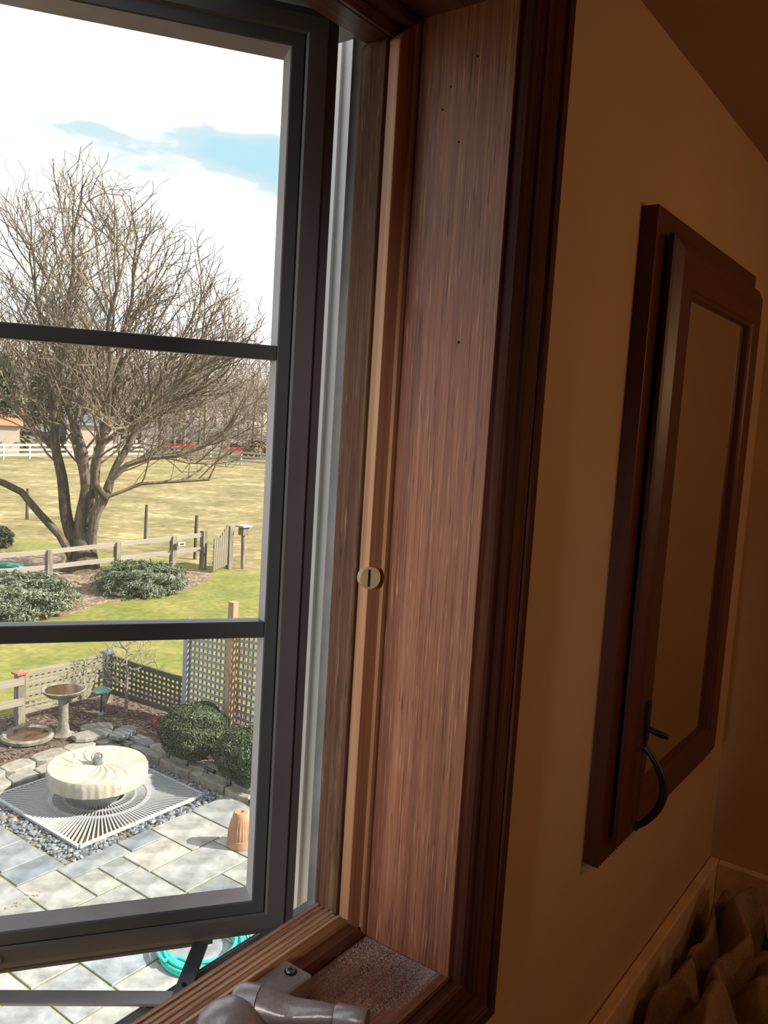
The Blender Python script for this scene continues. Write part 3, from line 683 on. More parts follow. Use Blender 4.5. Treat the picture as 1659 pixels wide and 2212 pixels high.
# dry-laid stone edging
se = thing('stone_edging', 'low dry laid stone edging between the pebbles and the mulch bed', 'stone edging', (7.75, 10.0, 0))
def stone(x0, x1, y0, y1, z0, z1, tilt=0):
    n = 9; poly = []
    cx, cy, hx_, hy_ = (x0+x1)/2, (y0+y1)/2, (x1-x0)/2, (y1-y0)/2
    for k in range(12):
        t = 2*PI*k/12; c_, s_ = math.cos(t), math.sin(t); e_ = (abs(c_)**14+abs(s_)**14)**(-1/14)
        poly.append((hx_*c_*e_*random.uniform(.96, 1), hy_*s_*e_*random.uniform(.93, 1)))
    k = len(poly)
    vs = [(x, y, z0) for x, y in poly]+[(x, y, z1-.014) for x, y in poly]+[(x*.95, y*.94, z1+random.uniform(-.006, .004)) for x, y in poly]
    fs = [tuple(range(k-1, -1, -1)), tuple(range(2*k, 3*k))]+[(l*k+i, l*k+(i+1) % k, l*k+k+(i+1) % k, l*k+k+i) for l in (0, 1) for i in range(k)]
    o = MB().add(vs, fs).build('edging_stone', 'wall_stone', se); o.matrix_basis = Matrix.Translation((cx, cy, 0)) @ Matrix.Rotation(tilt, 4, 'Z') ; return o
x_ = 4.3
while x_ < 7.55:
    w_ = random.uniform(.38, .66); stone(x_, min(x_+w_-.012, 7.62), 9.84, 10.12, -.13, .075+random.uniform(-.008, .008)); x_ += w_
x_ = 4.1
while x_ < 7.6:
    w_ = random.uniform(.40, .62); stone(x_, min(x_+w_-.012, 7.75), 10.10+random.uniform(-.02, .02), 10.42, -.1, .118+random.uniform(-.01, .01)); x_ += w_
y_ = 6.3
while y_ < 10.0:
    w_ = random.uniform(.42, .75); stone(7.69, 7.84, y_, min(y_+w_-.012, 10.1), -.13, .075+random.uniform(-.008, .008)); y_ += w_
y_ = 6.2
while y_ < 10.0:
    w_ = random.uniform(.36, .62); stone(7.81, 8.06+random.uniform(-.03, .04), y_, min(y_+w_-.012, 10.3), -.1, .125+random.uniform(-.015, .012)); y_ += w_
for (a, b_, c, d_, z, tl) in ((7.15, 7.75, 10.22, 10.55, .185, -.2), (7.55, 8.05, 9.95, 10.25, .20, .35), (7.45, 7.95, 10.5, 10.78, .16, -.5)): stone(a, b_, c, d_, z-.06, z, tl)

sl = thing('spot_light', 'small black spike spotlight lying on the stone edging', 'garden light', (7.82, 8.12, .10))
MB().tube([(7.80, 8.24, .175), (7.80, 8.05, .170)], .024, 14).build('lamp_body', 'black_plastic', sl, smooth=True)
MB().tube([(7.80, 8.05, .170), (7.80, 8.035, .17)], .03, 14).build('lamp_hood', 'black_plastic', sl)
MB().tube([(7.77, 8.2, .165), (7.70, 8.22, .03), (7.68, 8.2, -.02)], .005, 6).build('cable', 'black_plastic', sl)

# upturned terracotta pot
pt = thing('terracotta_pot', 'upside down ribbed terracotta pot standing on the bluestone patio', 'flowerpot', (6.88, 6.56, 0))
MB().lathe([(.158, .0), (.165, .004), (.160, .095), (.152, .100)], (6.88, 6.56, .0), 48).build('rim', 'terracotta', pt, smooth=True)
MB().lathe([(.150, .098), (.153, .12), (.146, .20), (.126, .30), (.104, .37), (.094, .408), (.080, .420), (.034, .420), (.026, .402), (.022, .39)], (6.88, 6.56, 0), 96,
           lambda i, t, q: q*(1+(.028*math.cos(26*t) if 1 <= i <= 3 else 0))).build('body', 'terracotta', pt, smooth=True)

# bird bath and ground basin
bb = thing('bird_bath', 'weathered concrete pedestal bird bath with shallow bowl in mulch bed', 'bird bath', (7.18, 10.75, .10))
MB().lathe([(.17, .0), (.17, .04), (.12, .06), (.095, .10), (.075, .22), (.070, .50), (.085, .60), (.12, .63)], (7.18, 10.75, .10), 28).build('pedestal', 'concrete', bb, smooth=True)
MB().lathe([(.10, .61), (.24, .66), (.315, .725), (.33, .755), (.31, .765), (.28, .745), (.2, .715), (.02, .705)], (7.18, 10.75, .10), 40).build('bowl', 'concrete', bb, smooth=True)
MB().lathe([(.27, .742), (.27, .744), (.002, .744)], (7.18, 10.75, .10), 40).build('water', 'dark_water', bb)
gb = thing('ground_basin', 'shallow round stone water basin lying on the mulch beside the bird bath', 'basin', (6.76, 11.02, .10))
MB().lathe([(.33, .0), (.375, .03), (.38, .075), (.345, .098), (.305, .085), (.27, .05), (.02, .04)], (6.76, 11.02, .10), 56, lambda i, t, q: q*(1+.014*math.sin(34*t)*(1 if i in (1, 2, 3) else 0))).build('basin_body', 'concrete', gb, smooth=True)
MB().lathe([(.295, .074), (.295, .076), (.002, .076)], (6.76, 11.02, .10), 40).build('water', 'dark_water', gb)

# mushroom path light
pl = thing('path_light', 'green copper mushroom path light beside the lattice corner post', 'garden light', (8.14, 11.16, .10))
MB().tube([(8.14, 11.16, .10), (8.145, 11.16, .48)], .014, 10).build('stem', 'dark_iron', pl)
MB().lathe([(.155, .45), (.14, .462), (.06, .505), (.018, .535), (.004, .55)], (8.145, 11.16, .10-.045), 28).build('hood', 'verdigris', pl, smooth=True)
MB().lathe([(.05, .0), (.045, .02), (.02, .04)], (8.14, 11.16, .10), 16).build('foot', 'verdigris', pl, smooth=True)

# ------------------------------------------------------------------ fences near the patio
ubox = {}
def unit(mat):
    if mat not in ubox: ubox[mat] = MB().box(-.5, .5, -.5, .5, -.5, .5).mesh('slat', mat)
    return ubox[mat]
def slat(name, a, b_, w, th, mat, parent, nrm):
    # flat slat from a to b, w wide in the panel plane, th thick along the panel normal
    a, b_, nrm = Vector(a), Vector(b_), Vector(nrm); d = (b_-a); L = d.length; d.normalize(); s_ = nrm.cross(d).normalized()
    o = link(name, unit(mat), parent)
    m_ = Matrix((d, s_, nrm)).transposed().to_4x4(); m_.translation = (a+b_)/2
    o.matrix_basis = m_ @ Matrix.Diagonal((L, w, th, 1)); return o
def lattice(par, p0, p1, zb0, zb1, zt0, zt1, ncol, nrow, wv, wh, matv, math_, gap0=0):
    p0, p1 = Vector((*p0, 0)), Vector((*p1, 0)); d = (p1-p0).normalized(); nrm = Vector((d.y, -d.x, 0))
    L = (p1-p0).length; Z = Vector((0, 0, 1))
    for i in range(ncol+1):
        t = i/ncol; p = p0.lerp(p1, t) - nrm*.006
        slat('lattice_slat', p+Z*(zb0+(zb1-zb0)*t), p+Z*(zt0+(zt1-zt0)*t), wv, .009, matv, par, nrm)
    for k in range(nrow+1):
        q = k/nrow; a = p0+Z*(zb0+(zt0-zb0)*q)+nrm*.005; b_ = p1+Z*(zb1+(zt1-zb1)*q)+nrm*.005
        slat('lattice_slat', a, b_, wh, .009, math_, par, nrm)
def post(par, p, z0, z1, w, mat, name='post'):
    return MB().box(p[0]-w/2, p[0]+w/2, p[1]-w/2, p[1]+w/2, z0, z1).build(name, mat, par, bevel=.006)
def cap(par, p, z, w, mat):
    return MB().add([(p[0]+sx_*w, p[1]+sy_*w, z) for sx_ in (-.5, .5) for sy_ in (-.5, .5)]+[(p[0]+sx_*w, p[1]+sy_*w, z+.03) for sx_ in (-.5, .5) for sy_ in (-.5, .5)]+[(p[0], p[1], z+.07)],
                    [(0, 2, 3, 1), (0, 1, 5, 4), (1, 3, 7, 5), (3, 2, 6, 7), (2, 0, 4, 6), (4, 5, 8), (5, 7, 8), (7, 6, 8), (6, 4, 8)]).build('post_cap', mat, par)
PL, PC, PT = (7.03, 11.71), (8.56, 11.58), (8.90, 9.96)
lf1 = thing('lattice_fence', 'weathered board and lattice fence panel behind the bird bath with red post cap', 'fence', (PL[0], PL[1], .1))
post(lf1, PL, .08, .90, .13, 'grey_post'); cap(lf1, PL, .90, .19, 'red_cap')
Z_ = lambda p, z: (p[0], p[1], z)
dv = (Vector((*PC, 0))-Vector((*PL, 0))).normalized(); nv = Vector((dv.y, -dv.x, 0))
lattice(lf1, (PL[0]+.08, PL[1]), (PC[0]-.06, PC[1]+.01), .27, .31, .86, .90, 14, 7, .040, .034, 'grey_board', 'grey_board')
for z, w in ((.88, .10), (.71, .075), (.55, .07), (.27, .09)):
    slat('fence_board', Vector((PL[0]+.06, PL[1], z))+nv*.02, Vector((PC[0]-.05, PC[1], z+.04))+nv*.02, w, .022, 'grey_board', lf1, nv)
for z in (.80, .47):
    slat('fence_rail', Vector((PL[0]-3.0, PL[1]+.25, z-.05))+nv*.03, Vector((PL[0]+.03, PL[1], z))+nv*.075, .115, .04, 'grey_board', lf1, nv)
post(lf1, (PL[0]-2.9, PL[1]+.27), .05, .86, .12, 'grey_post')
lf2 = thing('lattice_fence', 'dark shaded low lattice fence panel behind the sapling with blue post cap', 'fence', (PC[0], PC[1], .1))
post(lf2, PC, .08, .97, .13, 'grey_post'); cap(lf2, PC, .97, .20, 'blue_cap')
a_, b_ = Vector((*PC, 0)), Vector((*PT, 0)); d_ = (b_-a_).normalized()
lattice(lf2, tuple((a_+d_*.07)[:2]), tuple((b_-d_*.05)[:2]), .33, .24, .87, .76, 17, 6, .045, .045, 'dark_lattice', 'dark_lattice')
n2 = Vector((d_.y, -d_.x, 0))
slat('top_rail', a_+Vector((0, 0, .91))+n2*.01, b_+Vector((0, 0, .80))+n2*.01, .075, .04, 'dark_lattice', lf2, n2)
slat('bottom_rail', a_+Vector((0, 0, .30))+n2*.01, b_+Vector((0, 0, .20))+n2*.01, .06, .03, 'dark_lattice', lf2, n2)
lf3 = thing('lattice_fence', 'tall blue grey lattice screen standing behind the clipped boxwoods', 'fence', (PT[0], PT[1], .1))
post(lf3, PT, .08, 1.77, .105, 'blue_lattice'); cap(lf3, PT, 1.77, .16, 'blue_cap')
PE = (8.93, 7.9)
lattice(lf3, (PT[0]+.005, PT[1]-.07), PE, .40, .34, 1.80, 2.02, 20, 14, .042, .052, 'grey_post', 'blue_lattice')
slat('top_rail', (PT[0]-.02, PT[1], 1.78), (PE[0]-.02, PE[1], 2.03), .07, .05, 'blue_lattice', lf3, Vector((-1, 0, 0)))
post(lf3, (PE[0], PE[1]-.06), .08, 2.08, .105, 'blue_lattice')
tp = thing('garden_post', 'tall square tan timber post in front of the lattice screen', 'post', (8.84, 8.87, .1))
MB().box(8.76, 8.875, 8.80, 8.915, .05, 2.30).build('shaft', 'tan_post', tp, bevel=.006)
MB().box(8.755, 8.88, 8.795, 8.92, 2.30, 2.315).build('top', 'tan_post', tp, bevel=.004)

# ------------------------------------------------------------------ shrubs
def leaves(n, c, rad, size, aspect, fun, sq=2.4, shell=.80, up=.35, droop=0):
    # leaf cards spread through the outer shell of a lumpy dome
    k = n; d = RNG.normal(size=(k, 3)); d /= np.linalg.norm(d, axis=1)[:, None]
    d[:, 2] = np.where(d[:, 2] < -.55, -d[:, 2], d[:, 2])
    rr_ = (shell+(1-shell)*RNG.random(k)**.7)*fun(d)
    e_ = (np.abs(d)**sq).sum(1)**(-1/sq)
    P_ = d*(rr_*e_)[:, None]*np.array(rad)+np.array(c)
    nrm = d*.7+RNG.normal(size=(k, 3))*.5+np.array([0, 0, up]); nrm /= np.linalg.norm(nrm, axis=1)[:, None]
    t = np.cross(nrm, RNG.normal(size=(k, 3))); t /= np.linalg.norm(t, axis=1)[:, None]; b_ = np.cross(nrm, t)
    s_ = (size*(.6+.8*RNG.random(k)))[:, None]
    V = np.stack([P_-t*s_, P_-b_*s_*aspect+nrm*s_*.15, P_+t*s_, P_+b_*s_*aspect+nrm*s_*.15], 1).reshape(-1, 3)
    F_ = [(4*i, 4*i+1, 4*i+2, 4*i+3) for i in range(k)]
    mb = MB(); mb.v = V.tolist(); mb.f = F_; return mb
def lump(d): return 1+.03*np.sin(7*d[:, 0]+3*d[:, 2])+.03*np.sin(9*d[:, 1]+1)+.04*np.sin(13*d[:, 2]+5*d[:, 0])
def lump2(d): return 1+.16*np.sin(6*d[:, 0]+8*d[:, 1])*np.cos(5*d[:, 2]+2*d[:, 0])+.10*np.sin(17*d[:, 1]+4)+.08*np.sin(23*d[:, 0]-9*d[:, 2])
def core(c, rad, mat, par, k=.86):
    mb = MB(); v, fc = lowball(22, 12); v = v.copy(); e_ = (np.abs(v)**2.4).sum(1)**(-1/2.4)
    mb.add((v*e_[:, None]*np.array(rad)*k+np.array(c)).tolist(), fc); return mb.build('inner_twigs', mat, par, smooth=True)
def shrub(name, label, cat, c, rad, n, size, asp, leaf, cmat, fun, par=None, shell=.8, k=.84, group=None, up=.35):
    s_ = thing(name, label, cat, (c[0], c[1], c[2]-rad[2]), group=group)
    fo = leaves(n, c, rad, size, asp, fun, 2.4, shell, up).build('foliage', leaf, s_); fo['kind'] = 'stuff'
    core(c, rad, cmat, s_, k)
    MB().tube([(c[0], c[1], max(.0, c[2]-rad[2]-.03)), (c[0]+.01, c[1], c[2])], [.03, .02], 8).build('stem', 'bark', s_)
    return s_
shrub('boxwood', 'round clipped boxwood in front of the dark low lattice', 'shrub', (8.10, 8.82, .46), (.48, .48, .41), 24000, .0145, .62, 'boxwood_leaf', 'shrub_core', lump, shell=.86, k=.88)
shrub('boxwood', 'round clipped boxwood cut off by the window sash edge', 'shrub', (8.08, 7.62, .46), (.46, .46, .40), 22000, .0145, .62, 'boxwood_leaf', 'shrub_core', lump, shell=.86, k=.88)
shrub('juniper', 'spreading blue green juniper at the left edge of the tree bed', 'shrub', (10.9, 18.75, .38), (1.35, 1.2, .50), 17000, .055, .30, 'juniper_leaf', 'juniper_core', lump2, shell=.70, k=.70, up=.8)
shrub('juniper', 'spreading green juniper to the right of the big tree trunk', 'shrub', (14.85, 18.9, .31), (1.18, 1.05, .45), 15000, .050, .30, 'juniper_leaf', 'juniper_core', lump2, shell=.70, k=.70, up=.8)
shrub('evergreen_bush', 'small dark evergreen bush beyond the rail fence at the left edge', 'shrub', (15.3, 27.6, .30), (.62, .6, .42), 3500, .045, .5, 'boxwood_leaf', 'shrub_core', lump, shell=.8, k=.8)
rp = thing('red_leafed_plant', 'low dark red leafy plant at the foot of the boxwood', 'plant', (8.46, 10.02, .1))
for i in range(7):
    a = i*.9; MB().tube([(8.46, 10.02, .09), (8.46+.1*math.cos(a), 10.02+.1*math.sin(a), .2)], .004, 5).build('stem', 'red_twig', rp)
leaves(420, (8.46, 10.02, .17), (.17, .17, .10), .018, .5, lump, 2.2, .5).build('foliage', 'red_leaf', rp)['kind'] = 'stuff'

# mulch chips on the garden bed
mc = MB()
for i in range(5200):
    x_, y_ = random.uniform(5.0, 9.2), random.uniform(7.0, 12.0)
    if not ((y_ > 10.45 and x_ < 9.2) or (x_ > 8.06)): continue
    l_, w_, t = random.uniform(.015, .045), random.uniform(.005, .012), random.uniform(0, 6.3)
    mc.bar((x_-l_*math.cos(t), y_-l_*math.sin(t), .103+random.random()*.012), (x_+l_*math.cos(t), y_+l_*math.sin(t), .103+random.random()*.018), w_*2, .006)
m, nt, b = newmat('chip_tones'); gi = N(nt, 'ShaderNodeNewGeometry'); q = ramp(nt, [(p_, kcol(c_)) for p_, c_ in [(0, (.05, .032, .024)), (.5, (.13, .085, .062)), (.85, (.24, .165, .12)), (1, (.42, .30, .22))]]); nt.links.new(gi.outputs['Random Per Island'], q.inputs[0]); nt.links.new(q.outputs[0], b.inputs['Base Color']); b.inputs['Roughness'].default_value = .9
tag(mc.build('mulch_chips', 'chip_tones'), 'loose brown bark mulch chips covering the garden bed', 'mulch', kind='stuff')

# ------------------------------------------------------------------ hoses
def hose(name, label, c, r0_, n, tr, turns, z0=.0, sq=1.0):
    h = thing(name, label, 'garden hose', (c[0], c[1], z0))
    pts = []
    for i in range(n):
        t = i/(n-1)*turns*2*PI; k_ = i/(n-1)
        q = r0_*(1+.10*math.sin(t*.37+1)+.05*math.sin(t*1.31))*(.74+.30*((i*turns*.618/n) % 1.0)); ly = int(k_*turns)//3
        pts.append((c[0]+q*math.cos(t), c[1]+sq*q*math.sin(t), z0+tr*(1.02+1.45*ly)+.0))
    MB().tube(pts, tr, 10).build('coil', 'hose_teal', h, smooth=True)
    e_ = pts[-1]; MB().tube([e_, (e_[0]+.05, e_[1]+.03, e_[2])], tr*1.35, 10).build('coupling', 'screw_steel', h)
    return h
hose('garden_hose', 'coiled turquoise hose on the patio just below the window', (5.24, 5.36), .42, 400, .019, 9)
hose('garden_hose', 'coiled turquoise hose lying in the mulch behind the rail fence', (13.45, 23.6), .55, 160, .035, 5)

# ------------------------------------------------------------------ rail fence, gate, bird house, field posts
FA = Vector((13.99, 22.1, 0)); FD = Vector((4.53, -1.69, 0))/4.835; FN = Vector((FD.y, -FD.x, 0))
rf = thing('rail_fence', 'weathered two rail wooden fence running past the big tree trunk', 'fence', (FA.x, FA.y, 0))
zt_ = lambda s_: .735+.083*s_ if s_ > 0 else .735+.05*s_
for s_ in (-3.2, -.02, 2.0, 3.78, 4.80):
    p = FA+FD*s_; post(rf, (p.x, p.y), -.03, zt_(s_)+(.06 if s_ < 4.7 else .12), .17, 'grey_post')
for s0, s1 in ((-3.2, -.02), (-.02, 2.0), (2.0, 3.78), (3.78, 4.80)):
    for dz in (0, -.46):
        slat('rail', FA+FD*(s0-.03)-FN*-.03+Vector((0, 0, zt_(s0)+dz)), FA+FD*(s1+.03)-FN*-.03+Vector((0, 0, zt_(s1)+dz)), .135, .05, 'pale_rail', rf, FN)
wb_ = thing('nest_box', 'small white box fixed to the top of a fence post', 'box', (FA.x+FD.x*3.95, FA.y+FD.y*3.95, .80))
p = FA+FD*3.98+FN*.15
MB().box(p.x-.15, p.x+.15, p.y-.05, p.y+.05, .80, .93).build('body', 'white_fence', wb_, bevel=.01)
MB().box(p.x-.08, p.x+.08, p.y-.056, p.y-.049, .85, .89).build('opening', 'black_plastic', wb_)
gt = thing('picket_gate', 'grey weathered picket gate standing open beside the fence end post', 'gate', (18.4, 19.75, 0))
ga, gb_ = Vector((18.32, 19.70, 0)), Vector((19.30, 20.05, 0)); gd = (gb_-ga); gn = Vector((gd.y, -gd.x, 0)).normalized()
for i in range(7):
    p = ga.lerp(gb_, i/7.5); h0 = .05+.012*i; h1 = 1.02+.22*(abs(i-2.2)/4)**1.5+.04*i
    slat('picket', p+Vector((0, 0, h0)), p+Vector((0, 0, h1)), .115, .03, 'grey_post', gt, gn)
for z in (.3, .82): slat('rail', ga+Vector((0, 0, z))-gn*.04, gb_+Vector((0, 0, z+.08))-gn*.04, .09, .04, 'grey_post', gt, gn)
p = gb_; MB().box(p.x-.09, p.x+.09, p.y-.09, p.y+.09, -.05, 1.42).build('post', 'grey_post', gt, bevel=.01)
bh = thing('bird_house', 'small pale roofed bird house on a thin pole by the gate', 'bird house', (19.75, 19.85, 0))
MB().tube([(19.75, 19.85, -.03), (19.73, 19.87, 1.12)], .065, 10).build('pole', 'grey_post', bh)
MB().box(19.60, 19.87, 19.74, 19.98, 1.10, 1.38).build('body', 'grey_post', bh, bevel=.01)
MB().box(19.53, 19.95, 19.66, 20.06, 1.38, 1.43).build('roof', 'white_fence', bh)
for i, (x_, y_, h_, lb) in enumerate(((20.11, 33.69, 1.33, 'thin dark field post farthest left in the meadow'), (20.99, 32.39, 1.33, 'thin dark field post seen just left of the tree trunk'), (20.78, 26.37, 1.38, 'dark round field post right of the tree trunk'), (19.62, 22.11, 1.51, 'dark round field post behind the fence end'))):
    fp = MB().tube([(0, 0, -.06), (0, 0, h_*.5), (.02, 0, h_)], [.065, .062, .06], 10).build('field_post', 'dark_lattice', smooth=True); fp.location = (x_, y_, 0)
    tag(fp, lb, 'post', 'posts in the meadow')

# ------------------------------------------------------------------ trees
def colonise(base_nodes, parents, attract, step, infl, kill, iters, upb, jit=.06, mom=.7):
    P_ = [np.array(p, float) for p in base_nodes]; par = list(parents); A = np.array(attract, float)
    near = np.full(len(A), -1); nd = np.full(len(A), 1e9); fresh = list(range(len(P_))); alive = np.ones(len(A), bool)
    nch = [0]*len(P_)
    for it in range(iters):
        if not fresh: break
        NP = np.array([P_[i] for i in fresh]); ai = np.where(alive)[0]
        if len(ai) == 0: break
        for c0 in range(0, len(NP), 400):
            blk = NP[c0:c0+400]; D = np.sqrt(((A[ai][:, None, :]-blk[None])**2).sum(2)); k = D.argmin(1); dm_ = D[np.arange(len(ai)), k]; up = dm_ < nd[ai]
            nd[ai[up]] = dm_[up]; near[ai[up]] = np.array(fresh)[c0+k[up]]
        alive &= nd > kill
        use = np.where(alive & (nd < infl))[0]; fresh = []
        if len(use) == 0: break
        acc = {}
        for a in use:
            i = near[a]; v = A[a]-P_[i]; v /= np.linalg.norm(v); acc[i] = acc.get(i, 0)+v
        for i, v in acc.items():
            if nch[i] >= 3: continue
            v = v/np.linalg.norm(v)
            if mom > 1 and par[i] >= 0:
                w = P_[i]-P_[par[i]]
                if (v@w)/np.linalg.norm(w) < .15: continue
            v = v+np.array([0, 0, upb])+RNG.normal(size=3)*jit*2.2
            if par[i] >= 0: w = P_[i]-P_[par[i]]; v = v+mom*w/(np.linalg.norm(w)+1e-9)
            v /= np.linalg.norm(v); P_.append(P_[i]+v*step); par.append(i); nch[i] += 1; nch.append(0); fresh.append(len(P_)-1)
    return P_, par
def twigs(P_, par, n, ln, upb, seed=1):
    ch = [0]*len(P_)
    for i, p in enumerate(par):
        if p >= 0: ch[p] += 1
    L = len(P_)
    for i in range(L):
        m_ = n if ch[i] == 0 else (1 if RNG.random() < .30 and i > 60 else 0)
        for k in range(m_):
            w = P_[i]-P_[par[i]] if par[i] >= 0 else np.array([0, 0, 1.]); w = w/(np.linalg.norm(w)+1e-9)
            v = w*.8+RNG.normal(size=3)*.5+np.array([0, 0, upb]); v /= np.linalg.norm(v); q = i
            for s_ in range(3):
                v = v+RNG.normal(size=3)*.18+np.array([0, 0, .08]); v /= np.linalg.norm(v)
                P_.append(P_[q]+v*ln*(.6+.8*RNG.random())/3); par.append(q); q = len(P_)-1
    return P_, par
def tree_mesh(P_, par, rtip, expn, split, floor=None):
    n = len(P_); ch = [[] for _ in range(n)]
    for i, p in enumerate(par):
        if p >= 0: ch[p].append(i)
    rad = [0]*n
    order = sorted(range(n), key=lambda i: -i)
    for i in order: rad[i] = rtip if not ch[i] else max(rtip, sum(rad[c]**expn for c in ch[i])**(1/expn))
    if floor:
        for i, v in enumerate(floor): rad[i] = max(rad[i], v)
    big, small = MB(), MB()
    starts = [(i, -1) for i in range(n) if par[i] < 0]
    while starts:
        i, p = starts.pop()
        path, rr_ = ([P_[p]], [rad[i]]) if p >= 0 else ([], [])
        while True:
            path.append(P_[i]); rr_.append(rad[i])
            if not ch[i]: break
            c = sorted(ch[i], key=lambda q: -rad[q])
            for q in c[1:]: starts.append((q, i))
            i = c[0]
        if len(path) < 2: continue
        mx_ = max(rr_)
        (big if mx_ > split else small).tube([tuple(q) for q in path], rr_, 9 if mx_ > split else (5 if mx_ > .02 else 3), caps=False)
    return big, small
BX = Vector((15.05, 22.42, 0)); TU = Vector((.823, -.568, 0)); TW = Vector((.568, .823, 0))
STEMS = [([(0.10, 0.0), (-0.16, 1.29), (-0.41, 2.55), (-0.56, 3.59), (-0.71, 4.75), (-0.82, 5.83), (-1.07, 7.42), (-1.28, 8.71), (-1.42, 9.74)], .0, .10),
         ([(0.24, 0.0), (0.16, 1.29), (0.25, 2.57), (0.22, 3.69), (-0.12, 4.51), (-0.4, 5.32), (-0.45, 6.4), (-0.32, 7.76), (-0.22, 9.36), (-0.12, 10.69), (-0.02, 11.4)], .0, -.08),
         ([(0.30, 0.0), (0.40, 1.72), (0.51, 2.86), (0.74, 4.28), (0.98, 5.41), (1.15, 6.53), (1.38, 7.79), (1.55, 9.03), (1.58, 10.38)], .15, .12),
         ([(0.38, 0.0), (0.6, 1.87), (1.0, 2.88), (1.51, 3.39), (2.05, 3.63), (2.88, 3.74), (3.73, 4.07), (4.58, 4.7)], -.1, -.22),
         ([(1.0, 2.88), (1.49, 4.03), (1.87, 4.9), (2.52, 6.36), (3.16, 7.82), (3.82, 9.01)], -.45, .05),
         ([(0.06, 0.0), (-0.45, 1.14), (-1.05, 1.9), (-1.5, 2.45), (-2.01, 2.71), (-2.63, 2.89), (-3.36, 3.26)], -.1, -.25),
         ([(-0.56, 3.59), (-1.15, 4.18), (-1.91, 4.95), (-2.78, 5.69), (-3.38, 6.42)], .3, .3),
         ([(1.87, 4.9), (2.9, 5.9), (4.1, 6.9), (5.0, 7.5)], -.35, .0),
         ([(0.7, 3.9), (1.9, 5.0), (3.2, 5.6), (4.7, 6.0)], .5, .25),
         ([(0.8, 2.36), (1.93, 2.84), (2.91, 2.94), (3.91, 3.05)], -.2, -.35),
         ([(0.2, 2.2), (.1, 3.2), (-.2, 4.4), (-.6, 6.0), (-.8, 7.8)], .3, .55), ([(0.5, 2.86), (.7, 3.9), (.9, 5.4), (.8, 7.2), (1.0, 8.6)], -.2, -.55)]
nodes, par, FLOOR = [], [], []
for pts, w0, wk in STEMS:
    dense = []
    for (a, b_) in zip(pts[:-1], pts[1:]):
        L = math.hypot(b_[0]-a[0], b_[1]-a[1]); k = max(1, int(L/.3))
        for j in range(k): t = j/k; dense.append((a[0]+(b_[0]-a[0])*t, a[1]+(b_[1]-a[1])*t))
    dense.append(pts[-1]); first = True; h0_ = pts[0][1]
    for (u_, h_) in dense:
        w_ = w0+wk*h_*.5; p = BX+TU*(u_+.04*math.sin(3*h_+u_))+TW*w_+Vector((0, 0, h_)); p = np.array(p)
        FLOOR.append(max(.03, (.22 if h0_ < .5 else .12)*(1-.095*h_)*(.62 if abs(wk) > .2 else 1)))
        if first:
            pi = -1
            if h_ > 1.0: D = [np.linalg.norm(np.array(q)-p) for q in nodes]; pi = int(np.argmin(D))
            nodes.append(p if pi < 0 else p); par.append(pi); first = False
        else: nodes.append(p); par.append(len(nodes)-2)
outline = [(-5.2, 5.5), (-4.6, 8.6), (-3.63, 9.96), (-2.47, 11.0), (-1.27, 11.75), (-0.03, 12.1), (1.67, 11.5), (3.05, 10.6), (4.36, 9.4), (5.25, 8.2), (5.5, 6.59), (5.4, 4.68), (4.63, 3.45), (2.92, 2.8), (-2.38, 2.63), (-4.8, 3.4)]
def inpoly(x, y, poly):
    r_ = False; j = len(poly)-1
    for i in range(len(poly)):
        if (poly[i][1] > y) != (poly[j][1] > y) and x < (poly[j][0]-poly[i][0])*(y-poly[i][1])/(poly[j][1]-poly[i][1])+poly[i][0]: r_ = not r_
        j = i
    return r_
BXn, TUn = np.array(BX), np.array(TU)
def sprout(i, d, L, lvl):
    # one ascending branch: short steps, side shoots, dropped once it leaves the crown
    d = d/np.linalg.norm(d); st = .26 if lvl < 3 else .20; k = max(2, int(L/st)); q = i
    for j in range(k):
        d = d+RNG.normal(size=3)*(.075 if lvl < 3 else .11)+np.array([0, 0, .045 if lvl < 3 else .03]); d /= np.linalg.norm(d)
        p = nodes[q]+d*st; h_ = p[2]; u_ = float((p-BXn)@TUn)
        if not inpoly(u_, h_, outline) and h_ > 2.4 and RNG.random() < .75: break
        if h_ < 1.7: break
        nodes.append(p); par.append(q); q = len(nodes)-1
        if lvl < 4 and j >= (1 if lvl > 1 else 2) and RNG.random() < (.0, .70, .70, .52)[lvl]:
            s_ = np.cross(d, RNG.normal(size=3)); s_ /= np.linalg.norm(s_)
            a_ = R(RNG.uniform(28, 52)); v = d*math.cos(a_)+s_*math.sin(a_)+np.array([0, 0, .18])
            sprout(q, v, max(.45, L*(1-.55*j/k)*RNG.uniform(.40, .68)), lvl+1)
base_n = len(nodes)
for i in range(base_n):
    h_ = nodes[i][2]
    if h_ < 2.5 or par[i] < 0 or (h_ < 3.2 and abs(float((nodes[i]-BXn)@TUn)) < 1.0): continue
    for rep_ in range(2 if h_ > 3.6 else 1):
        if RNG.random() > .86: continue
        d = nodes[i]-nodes[par[i]]; d /= np.linalg.norm(d); s_ = np.cross(d, RNG.normal(size=3)); s_ /= np.linalg.norm(s_)
        a_ = R(RNG.uniform(32, 60)); sprout(i, d*math.cos(a_)+s_*math.sin(a_)+np.array([0, 0, .22])+TUn*(.22 if float((nodes[i]-BXn)@TUn) > .9 else (-.2 if float((nodes[i]-BXn)@TUn) < -.8 else 0)), RNG.uniform(1.5, 3.8), 1)
for i in range(base_n):
    if i == base_n-1 or par[i+1] != i: sprout(i, nodes[i]-nodes[par[i]], 2.8, 1); sprout(i, nodes[i]-nodes[par[i]]+RNG.normal(size=3)*.12, 2.2, 1); sprout(i, nodes[i]-nodes[par[i]]+RNG.normal(size=3)*.16, 2.2, 1)
